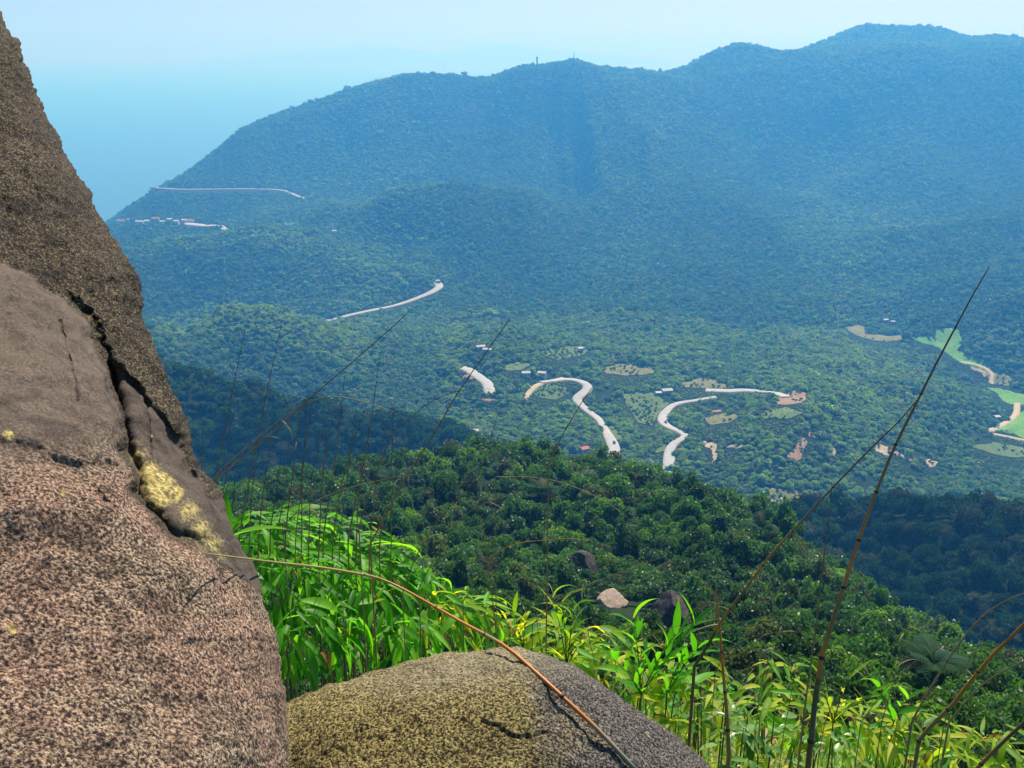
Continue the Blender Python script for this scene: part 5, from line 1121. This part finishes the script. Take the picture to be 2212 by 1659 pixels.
cane('cane', 'reddish-brown upright cane in the undergrowth right of the small boulder', 'cane', [(1575, 1630), (1570, 1540), (1562, 1450), (1556, 1370), (1550, 1310), (1545, 1255)], 3.0, 3.0, .0105, .0022, M_ORNG, (.3, .45, .6, .75), leaves=5)
FALL = [(1375, 1665), (1340, 1628), (1290, 1575), (1215, 1505), (1140, 1437), (1085, 1392), (1000, 1345), (930, 1305), (870, 1272), (815, 1248), (740, 1233), (680, 1224), (600, 1215), (535, 1207), (440, 1195)]
def rz_(u, v, zf): b = -(v-H/2)/F; return math.hypot((u-W/2)/F, CP+SP*b)*zf
FR = [rz_(u, v, on_small(u, max(v, 1412))-0.022) if k < 6 else 0 for k, (u, v) in enumerate(FALL)]
FR[6:] = [2.10, 2.27, 2.36, 2.36, 2.22, 2.05, 1.75, 1.44, 1.26]
cane('fallen_cane', 'thin bending cane lying across the small boulder, orange at its near end', 'cane', FALL, 1.5, 2, .0050, .0010, M_FALL, (.10, .22, .34, .47), to_ground=False, rs=FR)
cane('cane', 'orange-sheathed slanting cane in the right corner', 'cane', [(1985, 1600), (2010, 1570), (2060, 1520), (2090, 1480), (2140, 1420), (2190, 1370), (2240, 1320)], 3.2, 2.9, .0085, .0040, M_ORNG, (.3, .5, .7))
cane('cane', 'lowest slanting cane cutting the right corner', 'cane', [(2080, 1690), (2120, 1650), (2170, 1600), (2230, 1545)], 2.9, 2.8, .0075, .0045, M_TALL, (.3, .6))
cane('cane', 'pale arching stalk curving out of the right edge', 'cane', [(1970, 1560), (1985, 1530), (2020, 1470), (2065, 1400), (2110, 1345), (2160, 1305), (2230, 1275)], 3.4, 3.0, .0048, .0020, M_PALEC, (.4, .6, .8))
cane('cane', 'pale thin stalk below the arching stalk at the right edge', 'cane', [(2050, 1560), (2100, 1500), (2150, 1460), (2230, 1420)], 3.2, 3.0, .004, .002, M_PALEC, (.5,))
ST = [  # path from the foot up, radius, material, label
 ([(455, 1040), (510, 985), (560, 945), (620, 895), (665, 870), (715, 857), (760, 862), (810, 875), (852, 892)], .0032, M_PALEC, 'pale arched stalk bowing right from the boulder edge'),
 ([(458, 1042), (530, 985), (600, 925), (670, 860), (740, 800), (810, 740), (885, 672)], .0032, M_DRY, 'long straight slanting stalk from the boulder edge'),
 ([(800, 1175), (840, 1100), (880, 1025), (930, 950), (985, 855), (1040, 775), (1102, 688)], .0034, M_DRY, 'long slanting stalk reaching up past the white huts'),
 ([(1185, 1000), (1200, 968), (1225, 922), (1255, 872), (1278, 838)], .0030, M_DRY, 'short dark slanting stalk pointing at the double bend'),
 ([(775, 1140), (810, 1030), (850, 935), (885, 905), (930, 868), (1000, 840)], .0026, M_DRY, 'thin stalk bowing right below the slanting stalk'),
 ([(610, 1135), (660, 1095), (740, 1058), (850, 1032), (930, 1022)], .0022, M_PALEC, 'thin pale stalk arching over the bamboo top'),
 ([(905, 1270), (950, 1185), (985, 1130), (1040, 1090), (1110, 1068)], .0024, M_PALEC, 'pale arched stalk right of the bamboo clump'),
 ([(1070, 1030), (1160, 1032), (1230, 1048), (1310, 1085), (1370, 1130)], .0018, M_PALEC, 'fine pale stalk arching above the forest boulders'),
 ([(1075, 1400), (1068, 1330), (1058, 1250), (1042, 1130)], .0030, M_ORNG, 'reddish straight stalk right of the bamboo clump'),
 ([(870, 1280), (900, 1200), (950, 1120), (1000, 1070), (1040, 1010), (1075, 895)], .0022, M_DRY, 'thin dark stalk between clump and near crest'),
 ([(1150, 1350), (1200, 1300), (1290, 1255), (1360, 1230), (1440, 1200)], .0020, M_PALEC, 'pale stalk leaning right across the forest boulders'),
 ([(1000, 1300), (1080, 1190), (1200, 1165), (1280, 1168)], .0022, M_ORNG, 'yellowish bent stalk above the clump\'s right end')]
for i, (path, w, mt, lb) in enumerate(ST):
    cane('dry_stalk', lb, 'stalk', path, 3.6, 3.4, w*1.2, w*.45, mt, (.35, .5, .62, .74, .86), seed=i, leaves=2 if i % 3 == 0 else 0)
UPR = [(430, 1090, 437, 905), (452, 1120, 532, 695), (468, 1130, 500, 900), (520, 1140, 610, 690), (540, 1140, 560, 960), (560, 1150, 590, 930), (600, 1150, 625, 905), (618, 1145, 655, 860), (640, 1150, 662, 860), (652, 1150, 680, 845),
       (668, 1150, 705, 905), (690, 1160, 735, 835), (700, 1150, 745, 810), (720, 1160, 790, 880), (735, 1150, 770, 870), (755, 1150, 822, 760), (770, 1170, 800, 960), (800, 1170, 838, 900), (822, 1160, 850, 880), (845, 1180, 870, 960), (498, 1150, 512, 990), (585, 1140, 602, 1010)]
ORD = ['first', 'second', 'third', 'fourth', 'fifth', 'sixth', 'seventh', 'eighth', 'ninth', 'tenth', 'eleventh', 'twelfth', 'thirteenth', 'fourteenth', 'fifteenth', 'sixteenth', 'seventeenth', 'eighteenth', 'nineteenth', 'twentieth', 'twenty-first', 'twenty-second']
for i, (x0, y0, x1, y1) in enumerate(sorted(UPR)):
    xm = (x0+x1)/2+random.uniform(-14, 8); ym = (y0+y1)/2
    cane('dry_stalk', 'thin upright dark stalk above the bamboo, foot %s from the big boulder' % ORD[i], 'stalk', [(x0-2, y0+60), (x0, y0), (xm, ym), (x1, y1)], 4.2, 4.0, random.uniform(.0030, .0050), .0010, M_DRY, (.4, .55, .7, .85), 600+i, group='upright dry stalks above the bamboo', leaves=2 if i % 3 == 0 else 0)
RST = [((1690, 1600), (1712, 1480), (1725, 1390)), ((1640, 1500), (1660, 1420), (1700, 1330)), ((1770, 1620), (1790, 1540), (1850, 1440), (1905, 1380)), ((1860, 1560), (1920, 1480), (1990, 1420), (2080, 1375)), ((1545, 1450), (1580, 1400), (1650, 1370), (1760, 1362)), ((1905, 1560), (1935, 1450), (1960, 1340)),
       ((1180, 1440), (1165, 1380), (1155, 1290)), ((1290, 1450), (1275, 1390), (1262, 1310)), ((1500, 1560), (1498, 1500), (1470, 1440)), ((2040, 1560), (2080, 1460), (2105, 1400)), ((1330, 1420), (1390, 1380), (1470, 1350), (1530, 1345)), ((1100, 1370), (1180, 1330), (1270, 1250), (1330, 1205))]
for i, path in enumerate(RST):
    cane('dry_stalk', 'thin straw stalk in the right-hand undergrowth, %s from the left by its tip' % ORD[sorted(range(len(RST)), key=lambda k: RST[k][-1][0]).index(i)], 'stalk', path, 4.6, 4.2, .003, .001, M_PALEC if i % 2 else M_DRY, (), 700+i, group='straw stalks in the right-hand undergrowth', leaves=3)
